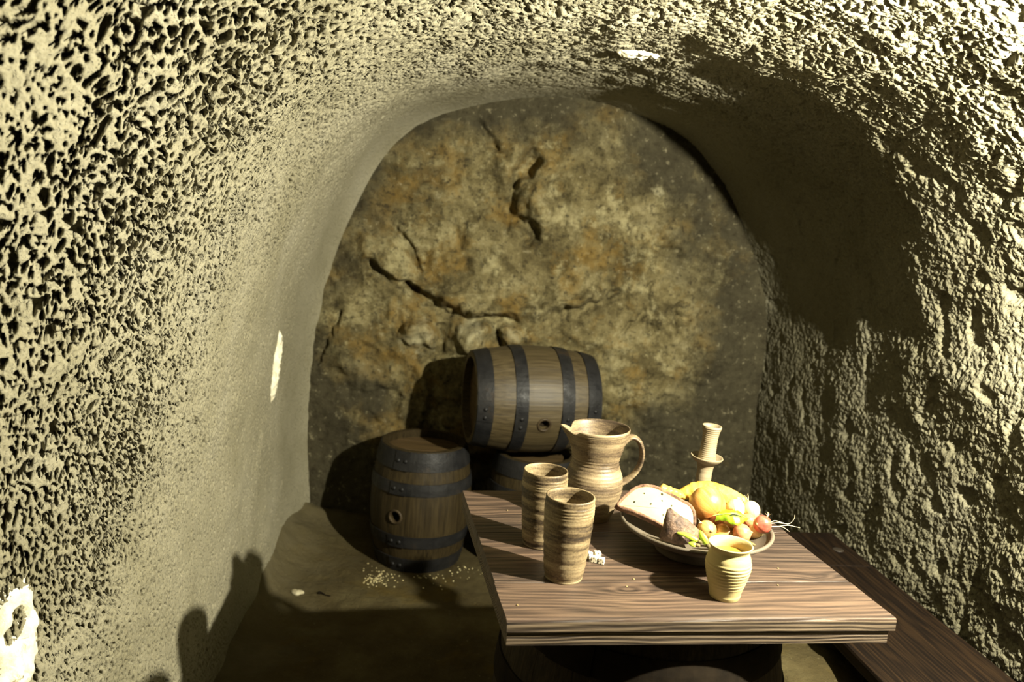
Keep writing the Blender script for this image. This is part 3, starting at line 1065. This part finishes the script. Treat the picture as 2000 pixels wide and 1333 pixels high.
so = [(r + 0.0005 * math.sin(z * 1250), z) for r, z in so]
MB().lathe([(0.0001, 0.113)] + so + [(0.0240, 0.2015), (0.0228, 0.2028), (0.0205, 0.2015), (0.0175, 0.196), (0.0150, 0.186), (0.0130, 0.165), (0.0001, 0.163)], 64).build('candle_socket', M_CANDLE, cs)

# footed dish
dish = thing('footed_dish', 'wide grey stoneware dish on a foot, heaped with food', 'dish', (0.420, 1.659, 0.75))
dp = [(0.0001, 0.006), (0.066, 0.006), (0.070, 0.0), (0.080, 0.0), (0.082, 0.005), (0.0795, 0.017), (0.088, 0.0225), (0.115, 0.034), (0.145, 0.0485), (0.157, 0.0565), (0.1605, 0.0595), (0.1610, 0.0630), (0.1590, 0.0655), (0.1555, 0.0655), (0.1525, 0.0625), (0.150, 0.0560), (0.128, 0.0455), (0.10, 0.0345), (0.07, 0.029), (0.0001, 0.027)]
MB().lathe(dp, 96).build('dish_bowl', M_PLATE, dish)


def dish_z(x, y):
    r = math.hypot(x - 0.420, y - 1.659)
    return 0.75 + float(np.interp(r, [0, 0.07, 0.10, 0.128, 0.150, 0.153], [0.027, 0.029, 0.0345, 0.0455, 0.056, 0.064]))


# ------------------------------------------------------------------ food
def blob(rx, ry, rz, seg=28, rings=18, f=None):
    """ellipsoid about the origin; f(theta, t) scales the radius (t: 0 bottom .. 1 top)"""
    m = MB()
    rows = []
    for i in range(rings + 1):
        t = i / rings
        ph = -PI / 2 + PI * t
        row = []
        for k in range(seg):
            a = 2 * PI * k / seg
            q = f(a, t) if f else 1.0
            row.append((rx * q * math.cos(ph) * math.cos(a), ry * q * math.cos(ph) * math.sin(a), rz * q * math.sin(ph)))
        rows.append(row)
    m.grid(rows, closed_v=True)
    return m


def skin(name, c1, c2, tip, stripes=26.0, rough=0.35):
    """vegetable skin: meridian streaks running from root to tip along z"""
    n = NT(name, rough, 0.5)
    X, Y, Z = n.sep()
    a = n.math('ARCTAN2', Y, X)
    s_ = n.noise(1.0, 4, 0.6, n.comb(n.math('MULTIPLY', a, stripes / 6.28), n.math('MULTIPLY', Z, 9.0), 0.0))
    bl = n.noise(22, 3, 0.6)
    c = n.ramp(s_, [(0.35, c1), (0.65, c2)])
    zz = n.math('ADD', n.math('MULTIPLY', Z, 14.0), n.math('MULTIPLY', n.math('SUBTRACT', bl, 0.5), 1.4))
    c = n.mix(n.ramp(zz, [(0.05, 0.0), (0.55, 0.8)]), c, tip)
    c = n.mix(n.ramp(n.noise(60, 3, 0.7), [(0.68, 0.0), (0.74, 0.5)]), c, (0.16, 0.08, 0.02))
    n.b.inputs['Subsurface Weight'].default_value = 0.12
    n.b.inputs['Subsurface Scale'].default_value = 0.008
    return n.done(c, n.bump(s_, 0.15, 0.001))


def aim(o, d, roll=0.0):
    """turn the object's z axis to direction d"""
    o.rotation_mode = 'QUATERNION'
    o.rotation_quaternion = Vector(d).normalized().to_track_quat('Z', 'Y')
    return o


M_ROOT = simple('root_hair', (0.60, 0.47, 0.26), (0.82, 0.72, 0.48), 60, 0.6, 0.3, 0.1)
M_RINDC = simple('cheese_rind', (0.07, 0.034, 0.020), (0.27, 0.155, 0.095), 55, 0.8, 0.2, 0.7, 0.004)
n = NT('cheese_paste', 0.5, 0.4)
nn_ = n.noise(16, 4)
M_CHEESE = n.done(n.ramp(nn_, [(0.35, (0.60, 0.49, 0.12)), (0.7, (0.66, 0.57, 0.19))]), n.bump(n.noise(60, 4), 0.2, 0.002))
n.b.inputs['Subsurface Weight'].default_value = 0.1
n.b.inputs['Subsurface Scale'].default_value = 0.01
M_HERB = simple('dark_seed', (0.006, 0.007, 0.002), (0.014, 0.012, 0.005), 60, 0.8)

# cheese: a cut face looking up towards the viewer, rind all round
CN = Vector((0.0446, -0.7278, 0.6843))
CX = Vector((0.8983, -0.2706, -0.3463))
CY = Vector((0.4372, 0.6301, 0.6417))
cheese = thing('cheese_wedge', 'large pale yellow cheese slab with brown rind propped on the dish', 'cheese')
cheese.matrix_world = Matrix(((CX.x, CY.x, CN.x, 0.262), (CX.y, CY.y, CN.y, 1.650), (CX.z, CY.z, CN.z, 0.835), (0, 0, 0, 1)))
cl = [(-0.017, -0.001), (-0.0145, 0.0165), (-0.004, 0.050), (0.0085, 0.069), (0.0305, 0.0826), (0.0600, 0.0866), (0.1000, 0.0866), (0.1228, 0.085), (0.1400, 0.068), (0.1500, 0.034), (0.131, 0.012), (0.095, 0.0085), (0.0592, 0.0075), (0.0194, 0.0035), (-0.006, -0.002)]
cl = [(p.x, p.y) for p in spl([(a, b, 0) for a, b in cl + cl[:1]], 76)][:-1]
cxm, cym = 0.07, 0.043
rg = random.Random(4)


def inset(pl, k):
    out = []
    m_ = len(pl)
    for i, (x, y) in enumerate(pl):
        (x0, y0), (x1, y1) = pl[i - 2], pl[(i + 2) % m_]
        tx, ty = x1 - x0, y1 - y0
        L = math.hypot(tx, ty) or 1
        nx_, ny_ = ty / L, -tx / L
        if (cxm - x) * nx_ + (cym - y) * ny_ < 0:
            nx_, ny_ = -nx_, -ny_
        out.append((x + nx_ * k, y + ny_ * k))
    return out


rr_ = [rg.uniform(-1, 1) for _ in cl]
o0 = [(x, y, 0.0005 + 0.0012 * r) for (x, y), r in zip(cl, rr_)]
o1 = [(x, y, 0.0018 + 0.0010 * r) for (x, y), r in zip(inset(cl, 0.0025), rr_)]
o2 = [(x, y, -0.0012) for x, y in inset(cl, 0.0062)]
bk = [(x, y, -0.013 + 0.002 * r) for (x, y), r in zip(inset(cl, -0.0015), rr_)]
bk2 = [(x, y, -0.024) for x, y in inset(cl, 0.006)]
m = MB().grid([o2, o1, o0, bk, bk2], closed_v=True)
m.fan(bk2, (cxm, cym, -0.025))
m.build('rind', M_RINDC, cheese)
f0 = [(x, y, -0.0012) for x, y in inset(cl, 0.0060)]
f1 = [(cxm + (x - cxm) * 0.7, cym + (y - cym) * 0.7, 0.0) for x, y in inset(cl, 0.0062)]
f2 = [(cxm + (x - cxm) * 0.35, cym + (y - cym) * 0.35, 0.0003) for x, y in inset(cl, 0.0062)]
m = MB().grid([f0, f1, f2], closed_v=True).fan(f2, (cxm, cym, 0.0004))
m.build('cut_face', M_CHEESE, cheese)
for (x, y, r) in ((0.014, 0.026, 0.0022), (0.046, 0.040, 0.0022), (0.058, 0.074, 0.0024), (0.064, 0.060, 0.0016), (0.024, 0.055, 0.0015), (0.086, 0.060, 0.0018), (0.079, 0.032, 0.0014), (0.112, 0.046, 0.002)):
    mm = blob(r * 1.3, r * 0.95, 0.0011, 10, 6).build('seed', M_HERB, cheese)
    mm.location = (x, y, 0.0003)
    mm.rotation_euler = (0, 0, x * 90)

# dark lump in front of the cheese
lp = [(0.3375, 1.588, 0.868), (0.3440, 1.592, 0.868), (0.330, 1.600, 0.798), (0.340, 1.584, 0.798), (0.374, 1.574, 0.796), (0.412, 1.592, 0.803), (0.418, 1.606, 0.818), (0.352, 1.618, 0.800), (0.408, 1.620, 0.802), (0.385, 1.606, 0.842)]
bm = bmesh.new()
lc_ = Vector((0.372, 1.600, 0.818))
for p in lp:
    bm.verts.new(Vector(p) - lc_)
bmesh.ops.convex_hull(bm, input=bm.verts)
bmesh.ops.subdivide_edges(bm, edges=bm.edges, cuts=4, use_grid_fill=True)
bmesh.ops.smooth_vert(bm, verts=bm.verts, factor=0.22, use_axis_x=True, use_axis_y=True, use_axis_z=True)
vv = np.array([v.co[:] for v in bm.verts], dtype=np.float32)
nz_ = fbm(vv * 70, 3, 201)
bm.normal_update()
for v, k in zip(bm.verts, nz_):
    v.co += v.normal * float(k) * 0.0035
for f in bm.faces:
    f.smooth = True
me = bpy.data.meshes.new('dried_meat')
bm.to_mesh(me)
bm.free()
o = link('dried_meat', me, simple('dried_meat_skin', (0.028, 0.014, 0.008), (0.18, 0.108, 0.066), 45, 0.6, 0.4, 0.8, 0.004))
o.location = lc_ + Vector((0.001, -0.006, 0.0))
tag(o, 'dark purplish brown wedge of dried meat in front of the cheese', 'meat')


def hairs(parent, base_p, d, n_, ln, spread, r=0.0006, seed=0, name='root_hair'):
    rg = random.Random(seed)
    d = Vector(d).normalized()
    for k in range(n_):
        e = (d + Vector((rg.uniform(-1, 1), rg.uniform(-1, 1), rg.uniform(-1, 1))) * spread).normalized()
        bend = Vector((rg.uniform(-1, 1), rg.uniform(-1, 1), rg.uniform(-1, 1))) * spread * 0.5
        L = ln * rg.uniform(0.6, 1.1)
        p = Vector(base_p)
        pts_ = spl([p, p + e * L * 0.5, p + (e + bend) * L], 9)
        MB().tube(pts_, [r * (1 - 0.6 * i / 8) for i in range(9)], 5).build(name, M_ROOT, parent)


# the big onion
M_ONION = skin('onion_skin', (0.48, 0.22, 0.028), (0.68, 0.42, 0.13), (0.46, 0.13, 0.025), 34)
on = thing('onion', 'large golden onion with root tuft on top of the heap', 'onion', (0.451, 1.705, 0.838))
ob = blob(0.0405, 0.0405, 0.0385, 44, 30, lambda a, t: 1 + 0.06 * math.exp(-((1 - t) / 0.06) ** 2) + 0.008 * math.sin(7 * a) + 0.04 * math.exp(-(t / 0.06) ** 2)).build('onion_bulb', M_ONION, on)
od = Vector((0.42, -0.80, -0.22)).normalized()
aim(ob, od)
hairs(on, od * 0.0395, od + Vector((0.3, -0.1, -0.5)), 9, 0.026, 0.55, 0.00065, 3)
hairs(on, od * 0.0395, (0.55, -0.25, -0.75), 2, 0.05, 0.2, 0.0007, 8)

# gourd and its crooked neighbour
n = NT('gourd_skin', 0.5, 0.4)
w1 = n.vor(75, n.map((1, 0.6, 1)), 'F1')
M_GOURD = n.done(n.ramp(n.noise(14, 4), [(0.35, (0.50, 0.27, 0.018)), (0.7, (0.66, 0.44, 0.09))]), n.bump(w1, 0.6, 0.004))


def gourd(name, label, pts_, rad, amp, seed):
    path = spl(pts_, 40)
    m = MB()
    rr = [float(np.interp(i / 39, np.linspace(0, 1, len(rad)), rad)) for i in range(40)]
    m.tube(path, rr, 30)
    v = np.array(m.v, dtype=np.float32)
    k = np.abs(perlin(v * 95, seed)) + 0.5 * np.abs(perlin(v * 210, seed + 1))
    cen = np.array([tuple(p) for p in path])
    out = []
    for p, q in zip(v, k):
        c_ = cen[((cen - p) ** 2).sum(1).argmin()]
        d = p - c_
        L = np.linalg.norm(d)
        out.append(tuple(p + (d / L * amp * (q - 0.3) if L > 1e-5 else 0)))
    m.v = out
    o = m.build(name, M_GOURD)
    return tag(o, label, 'gourd')


gourd('wrinkled_gourd', 'long wrinkled yellow gourd lying behind the golden onion', [(0.404, 1.776, 0.834), (0.435, 1.782, 0.838), (0.470, 1.782, 0.840), (0.508, 1.768, 0.836), (0.538, 1.745, 0.829), (0.546, 1.738, 0.827)], [0.008, 0.0205, 0.026, 0.024, 0.0195, 0.006], 0.0035, 301)
gourd('wrinkled_gourd', 'knobbly yellow gourd tip showing behind the cheese rind', [(0.352, 1.745, 0.854), (0.358, 1.744, 0.853), (0.375, 1.752, 0.845), (0.400, 1.762, 0.832), (0.412, 1.765, 0.826)], [0.004, 0.0105, 0.0105, 0.014, 0.008], 0.003, 311)

# little onions and radishes
M_SHAL = skin('shallot_skin', (0.50, 0.25, 0.06), (0.64, 0.40, 0.13), (0.38, 0.11, 0.06), 20)
M_RAD = skin('radish_skin', (0.36, 0.040, 0.026), (0.52, 0.11, 0.065), (0.60, 0.30, 0.19), 16, 0.3)
M_RAD2 = skin('pale_radish_skin', (0.50, 0.14, 0.055), (0.62, 0.26, 0.12), (0.55, 0.25, 0.10), 16, 0.3)
M_PALE = skin('pale_onion_skin', (0.72, 0.52, 0.20), (0.84, 0.68, 0.34), (0.70, 0.46, 0.16), 20)


def bulb(name, label, cat, loc, r, d, mat, neck=0.3, el=1.0, tip='stem_stub', hair=0, seed=0, hl=0.02, group=None):
    t = thing(name, label, cat, loc, group=group)
    d = Vector(d).normalized()
    b = blob(r, r, r * el, 30, 22, lambda a, t_: 1 + neck * math.exp(-((1 - t_) / 0.07) ** 2) + 0.012 * math.sin(3 * a + seed) + 0.08 * math.exp(-(t_ / 0.06) ** 2)).build('bulb', mat, t)
    aim(b, d)
    if tip:
        s_ = MB().tube([d * r * el * 0.95, d * r * (el + neck * 0.9), d * r * (el + neck * 1.35) + Vector((0, 0, -0.001))], [r * 0.26, r * 0.17, r * 0.10], 8).build(tip, simple('dry_stub', (0.20, 0.11, 0.035), (0.42, 0.27, 0.10), 60, 0.7) if 'dry_stub' not in bpy.data.materials else bpy.data.materials['dry_stub'], t)
    if hair:
        hairs(t, -d * r * el, -d + Vector((0, 0, 0.5)), hair, hl, 0.45, 0.00055, seed)
    return t


bulb('shallot', 'pale pink shallot with root hairs beside the dark dried meat', 'shallot', (0.4395, 1.640, 0.8065), 0.0202, (0.25, -0.90, 0.20), M_SHAL, 0.10, 0.98, 'stem_stub', 0, 1)
hairs(bpy.data.objects['shallot'], (-0.012, -0.006, 0.0155), (-0.6, -0.4, 0.6), 5, 0.014, 0.6, 0.0006, 21)
bulb('shallot', 'tan pear-shaped shallot second from the dried meat', 'shallot', (0.4745, 1.648, 0.802), 0.0165, (0.75, -0.60, 0.12), M_SHAL, 0.28, 1.1, 'stem_stub', 0, 2)
bulb('radish', 'orange-pink radish with dark stub right behind the small cup', 'radish', (0.511, 1.630, 0.8085), 0.0198, (0.85, -0.35, 0.28), M_RAD2, 0.10, 0.95, 'stem_stub', 0, 3)
rd = bulb('radish', 'rosy red radish with long straggling roots at the dish edge', 'radish', (0.5545, 1.640, 0.828), 0.0192, (-0.75, -0.45, 0.10), M_RAD, 0.08, 0.95, 'stem_stub', 0, 4)
bulb('shallot', 'yellow shallot tucked under the rosy red radish', 'shallot', (0.5475, 1.656, 0.804), 0.0165, (0.2, -0.8, -0.2), M_PALE, 0.10, 0.95, None, 0, 5)
bulb('shallot', 'brown shallot hidden behind the row, under the green leaf', 'shallot', (0.492, 1.664, 0.806), 0.0150, (0.2, -0.8, 0.35), M_SHAL, 0.30, 1.05, None, 0, 6)
bulb('radish', 'reddish radish behind the rosy one, under the leaf tip', 'radish', (0.540, 1.690, 0.815), 0.0150, (-0.5, -0.7, 0.2), M_RAD2, 0.1, 1.0, None, 0, 7)
bulb('shallot', 'reddish shallot under the root tuft of the golden onion', 'shallot', (0.466, 1.672, 0.8145), 0.0155, (0.1, -0.8, -0.2), M_RAD2, 0.12, 1.0, None, 0, 8)
bulb('pale_onion', 'pale onion with root hairs at the right back of the heap', 'onion', (0.5500, 1.712, 0.832), 0.0195, (0.2, -0.5, -0.6), M_PALE, 0.1, 1.0, None, 4, 9, 0.016)
bulb('pale_onion', 'pale onion between the golden onion and the leaf', 'onion', (0.5170, 1.716, 0.829), 0.0220, (-0.3, -0.7, 0.3), M_PALE, 0.1, 0.95, None, 0, 10)
# long roots of the rosy radish
for k, (pl, r) in enumerate((([(0.017, 0, 0.003), (0.030, 0.0, 0.006), (0.044, 0.004, 0.004), (0.058, 0.006, 0.0035), (0.0665, 0.006, 0.015), (0.067, 0.006, 0.024)], 0.0012),
                             ([(0.017, -0.002, -0.003), (0.034, -0.004, 0.0), (0.052, 0.0, 0.002), (0.068, 0.002, 0.0), (0.081, 0.004, -0.003)], 0.0011),
                             ([(0.034, -0.004, 0.0), (0.045, -0.006, -0.002), (0.056, -0.006, -0.009)], 0.0008),
                             ([(0.017, 0.001, 0.006), (0.026, 0.002, 0.009), (0.040, 0.004, 0.006), (0.055, 0.005, 0.002)], 0.0015))):
    p_ = spl(pl, 20)
    MB().tube(p_, [r * 0.72 * (1 - 0.6 * i / 19) for i in range(20)], 6).build('long_root', M_ROOT, rd)
hairs(rd, (0.008, 0.0, 0.017), (0.2, 0, 1), 6, 0.013, 0.7, 0.0006, 31)

# green leaf
n = NT('leaf_green', 0.4, 0.5)
M_LEAF = n.done(n.ramp(n.noise(40, 4, 0.6), [(0.35, (0.15, 0.25, 0.006)), (0.65, (0.32, 0.42, 0.018))]), n.bump(n.noise(60, 4), 0.4, 0.003))
lf_ = thing('green_leaf', 'curled yellow-green leaf lying on the onions', 'leaf', (0.490, 1.640, 0.8385), (math.radians(28), math.radians(4), math.radians(8)))
m = MB()
rows_t, rows_b = [], []
for i in range(25):
    t = i / 24
    w = 0.0215 * (math.sin(PI * min(1, t * 0.93 + 0.07)) ** 0.75) * (0.75 + 0.35 * t)
    rt_, rb_ = [], []
    for k in range(-6, 7):
        q = k / 6
        wv = 0.0016 * math.sin(t * 34 + q * 2) * abs(q)
        z = -0.011 * q * q * (1 - 0.4 * t) + wv + 0.012 * math.sin(PI * t) - 0.0025 * math.exp(-(q / 0.12) ** 2)
        x, y = -0.036 + 0.072 * t, w * q + 0.004 * math.sin(t * 9) * abs(q)
        rt_.append((x, y, z))
        rb_.append((x, y, z - 0.0006))
    rows_t.append(rt_)
    rows_b.append(rb_)
m.grid(rows_t).grid(rows_b)
m.grid([[a[0] for a in rows_t], [a[0] for a in rows_b]]).grid([[a[-1] for a in rows_t], [a[-1] for a in rows_b]])
m.build('leaf_blade', M_LEAF, lf_)
MB().tube(spl([(-0.044, 0, -0.002), (-0.03, 0, 0.0045), (0.0, 0, 0.0108), (0.030, 0, 0.003)], 16), [0.0013 - 0.00006 * i for i in range(16)], 6).build('leaf_midrib', simple('leaf_rib', (0.45, 0.5, 0.08), (0.6, 0.62, 0.15), 40, 0.5), lf_)
tear = MB()
tear.tube(spl([(-0.012, -0.006, 0.0112), (0.0, -0.0035, 0.0120), (0.016, -0.006, 0.0095)], 10), [0.0004, 0.001, 0.0014, 0.0017, 0.0017, 0.0015, 0.0014, 0.0011, 0.0008, 0.0003], 6).build('brown_tear', M_HERB, lf_)

# green pods
n = NT('pod_green', 0.35, 0.5)
M_POD = n.done(n.ramp(n.noise(18, 3), [(0.35, (0.34, 0.52, 0.03)), (0.7, (0.50, 0.66, 0.06))]), n.bump(n.noise(50, 3), 0.2, 0.002))
M_PODT = simple('pod_stem', (0.05, 0.045, 0.012), (0.15, 0.11, 0.04), 60, 0.7, 0.3, 0.4, 0.002)


def pod(label, pts_, r, tip=True, flat=0.7):
    t = thing('green_pod', label, 'pod', pts_[0])
    p0 = Vector(pts_[0])
    path = [p - p0 for p in spl(pts_, 24)]
    rad = []
    for i in range(24):
        q = i / 23
        w = r * (math.sin(PI * (0.04 + 0.92 * q)) ** 0.6) * (0.75 + 0.35 * q)
        rad.append((w, w * flat))
    MB().tube(path, rad, 12).build('pod_body', M_POD, t)
    if tip:
        d = (path[-1] - path[-3]).normalized()
        MB().tube([path[-1] - d * 0.004, path[-1] + d * 0.001, path[-1] + d * 0.006, path[-1] + d * 0.008], [r * 0.45, r * 0.62, r * 0.5, r * 0.2], 10).build('stem_end', M_PODT, t)
    return t


pod('slim green pod lying across the dried meat', [(0.362, 1.572, 0.822), (0.377, 1.567, 0.8215), (0.395, 1.562, 0.8165), (0.405, 1.560, 0.8125)], 0.0062)
pod('short upright green pod between dried meat and small cup', [(0.408, 1.575, 0.829), (0.412, 1.568, 0.822), (0.419, 1.563, 0.812), (0.424, 1.561, 0.806)], 0.0085)
pod('long thin green pod stretching behind the small cup', [(0.432, 1.585, 0.8115), (0.457, 1.584, 0.813), (0.492, 1.588, 0.810), (0.515, 1.592, 0.8045), (0.522, 1.592, 0.8025)], 0.0052)
pod('small green pod tip poking out below the shallots', [(0.441, 1.600, 0.806), (0.452, 1.602, 0.811), (0.463, 1.602, 0.8115), (0.469, 1.601, 0.808)], 0.0058, False)
pod('stubby green pod lying by the dish rim under the dried meat', [(0.384, 1.556, 0.8085), (0.392, 1.553, 0.808), (0.399, 1.551, 0.8075)], 0.0062)

# ------------------------------------------------------------------ dice
M_BONE = simple('bone', (0.66, 0.58, 0.38), (0.82, 0.76, 0.58), 50, 0.5, 0.4, 0.15)
M_PIP = simple('pip_black', (0.012, 0.01, 0.006), (0.03, 0.024, 0.014), 60, 0.8)


def die(label, loc, rz, s=0.0125, tilt=(0, 0)):
    t = thing('die', label, 'die', loc, (tilt[0], tilt[1], rz), 'bone dice on the table')
    hs = s / 2
    slab('die_body', -hs, hs, -hs, hs, 0.0, s, M_BONE, t, 0.0014)
    m = MB()
    q = hs * 0.52
    faces = {(0, 0, 1): [(-q, -q), (q, q), (0, 0), (-q, q), (q, -q)], (0, -1, 0): [(-q, -q), (q, q), (-q, q), (q, -q)], (1, 0, 0): [(-q, q), (0, 0), (q, -q)],
             (-1, 0, 0): [(-q, -q), (q, q), (-q, q), (q, -q), (-q, 0), (q, 0)], (0, 1, 0): [(-q, q), (q, -q)]}
    for nrm, pp in faces.items():
        nv = Vector(nrm)
        e1 = nv.orthogonal().normalized()
        e2 = nv.cross(e1)
        for (a, b) in pp:
            c_ = Vector((0, 0, hs)) + nv * (hs + 0.0001) + e1 * a + e2 * b
            ring = [c_ + (e1 * math.cos(2 * PI * k / 10) + e2 * math.sin(2 * PI * k / 10)) * 0.00115 for k in range(10)]
            m.fan(ring, c_ + nv * 0.00012)
    o = m.build('pips', M_PIP, t, weld=False)
    return t


die('white bone die half hidden by the front goblet', (0.1905, 1.580, 0.75), 0.75)
die('white bone die farthest back in the little group', (0.2085, 1.583, 0.75), 0.15, 0.0135)
die('white bone die in front, second from the right end', (0.2005, 1.562, 0.75), -0.28, 0.0125)
die('white bone die at the right end of the group', (0.2145, 1.5575, 0.75), -0.28, 0.0122)

# ------------------------------------------------------------------ small litter
M_CRUMB = simple('bread_crumb', (0.20, 0.14, 0.05), (0.36, 0.27, 0.12), 60, 0.8)
M_PEB = simple('pale_pebble', (0.28, 0.24, 0.14), (0.46, 0.42, 0.28), 30, 0.9)
crumb0 = blob(0.0022, 0.0016, 0.0013, 8, 6, lambda a, t: 1 + 0.2 * math.sin(3 * a + t * 9)).build('crumb', M_CRUMB)
spots = [((0.272, 1.496), 'yellow crumb on the planks between goblet and small cup'), ((0.254, 1.462), 'thin crumb nearest the front edge left of the small cup'),
         ((0.046, 1.355), 'lone crumb by the front left table corner'), ((0.02, 1.805), 'crumb beside the back left corner of the planks'), ((0.56, 1.52), 'crumb on the sunlit planks right of the dish'), ((0.585, 1.60), 'crumb by the right edge behind the dish rim')]
for k, ((x, y), lb) in enumerate(spots):
    o = crumb0 if k == 0 else dup(crumb0)
    o.location = (x, y, 0.7508)
    o.rotation_euler = (0, 0, k * 1.3)
    tag(o, lb, 'crumb', 'crumbs on the table')

rg = random.Random(11)
m = MB()
for k in range(150):
    if k < 90:
        x, y = rg.gauss(-0.447, 0.022), rg.gauss(2.935, 0.03)
    else:
        a = rg.uniform(-2.6, -0.3)
        rr = 0.19 + abs(rg.gauss(0, 0.06))
        x, y = -0.32 + rr * math.cos(a), 3.18 + rr * math.sin(a)
    r = rg.uniform(0.0016, 0.0042)
    ij = (np.abs(ys - y).argmin(), np.abs(xs - x).argmin())
    b = blob(r, r * 0.8, r * 0.7, 6, 4)
    zc = hz[ij] + r * 0.3
    m.add([(p[0] + x, p[1] + y, p[2] + zc) for p in b.v], b.f)
o = m.build('grit', simple('pale_grit', (0.34, 0.28, 0.13), (0.52, 0.46, 0.26), 60, 0.9), weld=False)
o['kind'] = 'stuff'
o['label'] = 'pale grit scattered on the floor round the standing barrel'


def floor_z(x, y):
    return float(hz[np.abs(ys - y).argmin(), np.abs(xs - x).argmin()])


o = blob(0.024, 0.016, 0.009, 16, 10, lambda a, t: 1 + 0.15 * math.sin(3 * a) + 0.08 * math.sin(5 * a + 2)).build('pebble', M_PEB)
o.location = (-0.70, 2.75, floor_z(-0.70, 2.75) + 0.003)
tag(o, 'flat pale pebble on the floor near the left wall', 'pebble')
tw = MB().tube(spl([(-0.028, 0.006, 0.004), (-0.016, 0.004, 0.008), (0.0, -0.003, 0.004), (0.022, -0.006, 0.003)], 14), [0.003, 0.005, 0.0055, 0.0042, 0.003, 0.0028, 0.0026, 0.0024, 0.0022, 0.002, 0.002, 0.0018, 0.0016, 0.001], 7).build('twig', M_HOLE)
tw.location = (-0.602, 2.764, floor_z(-0.602, 2.764))
tag(tw, 'short black twig lying on the dirt floor', 'twig')
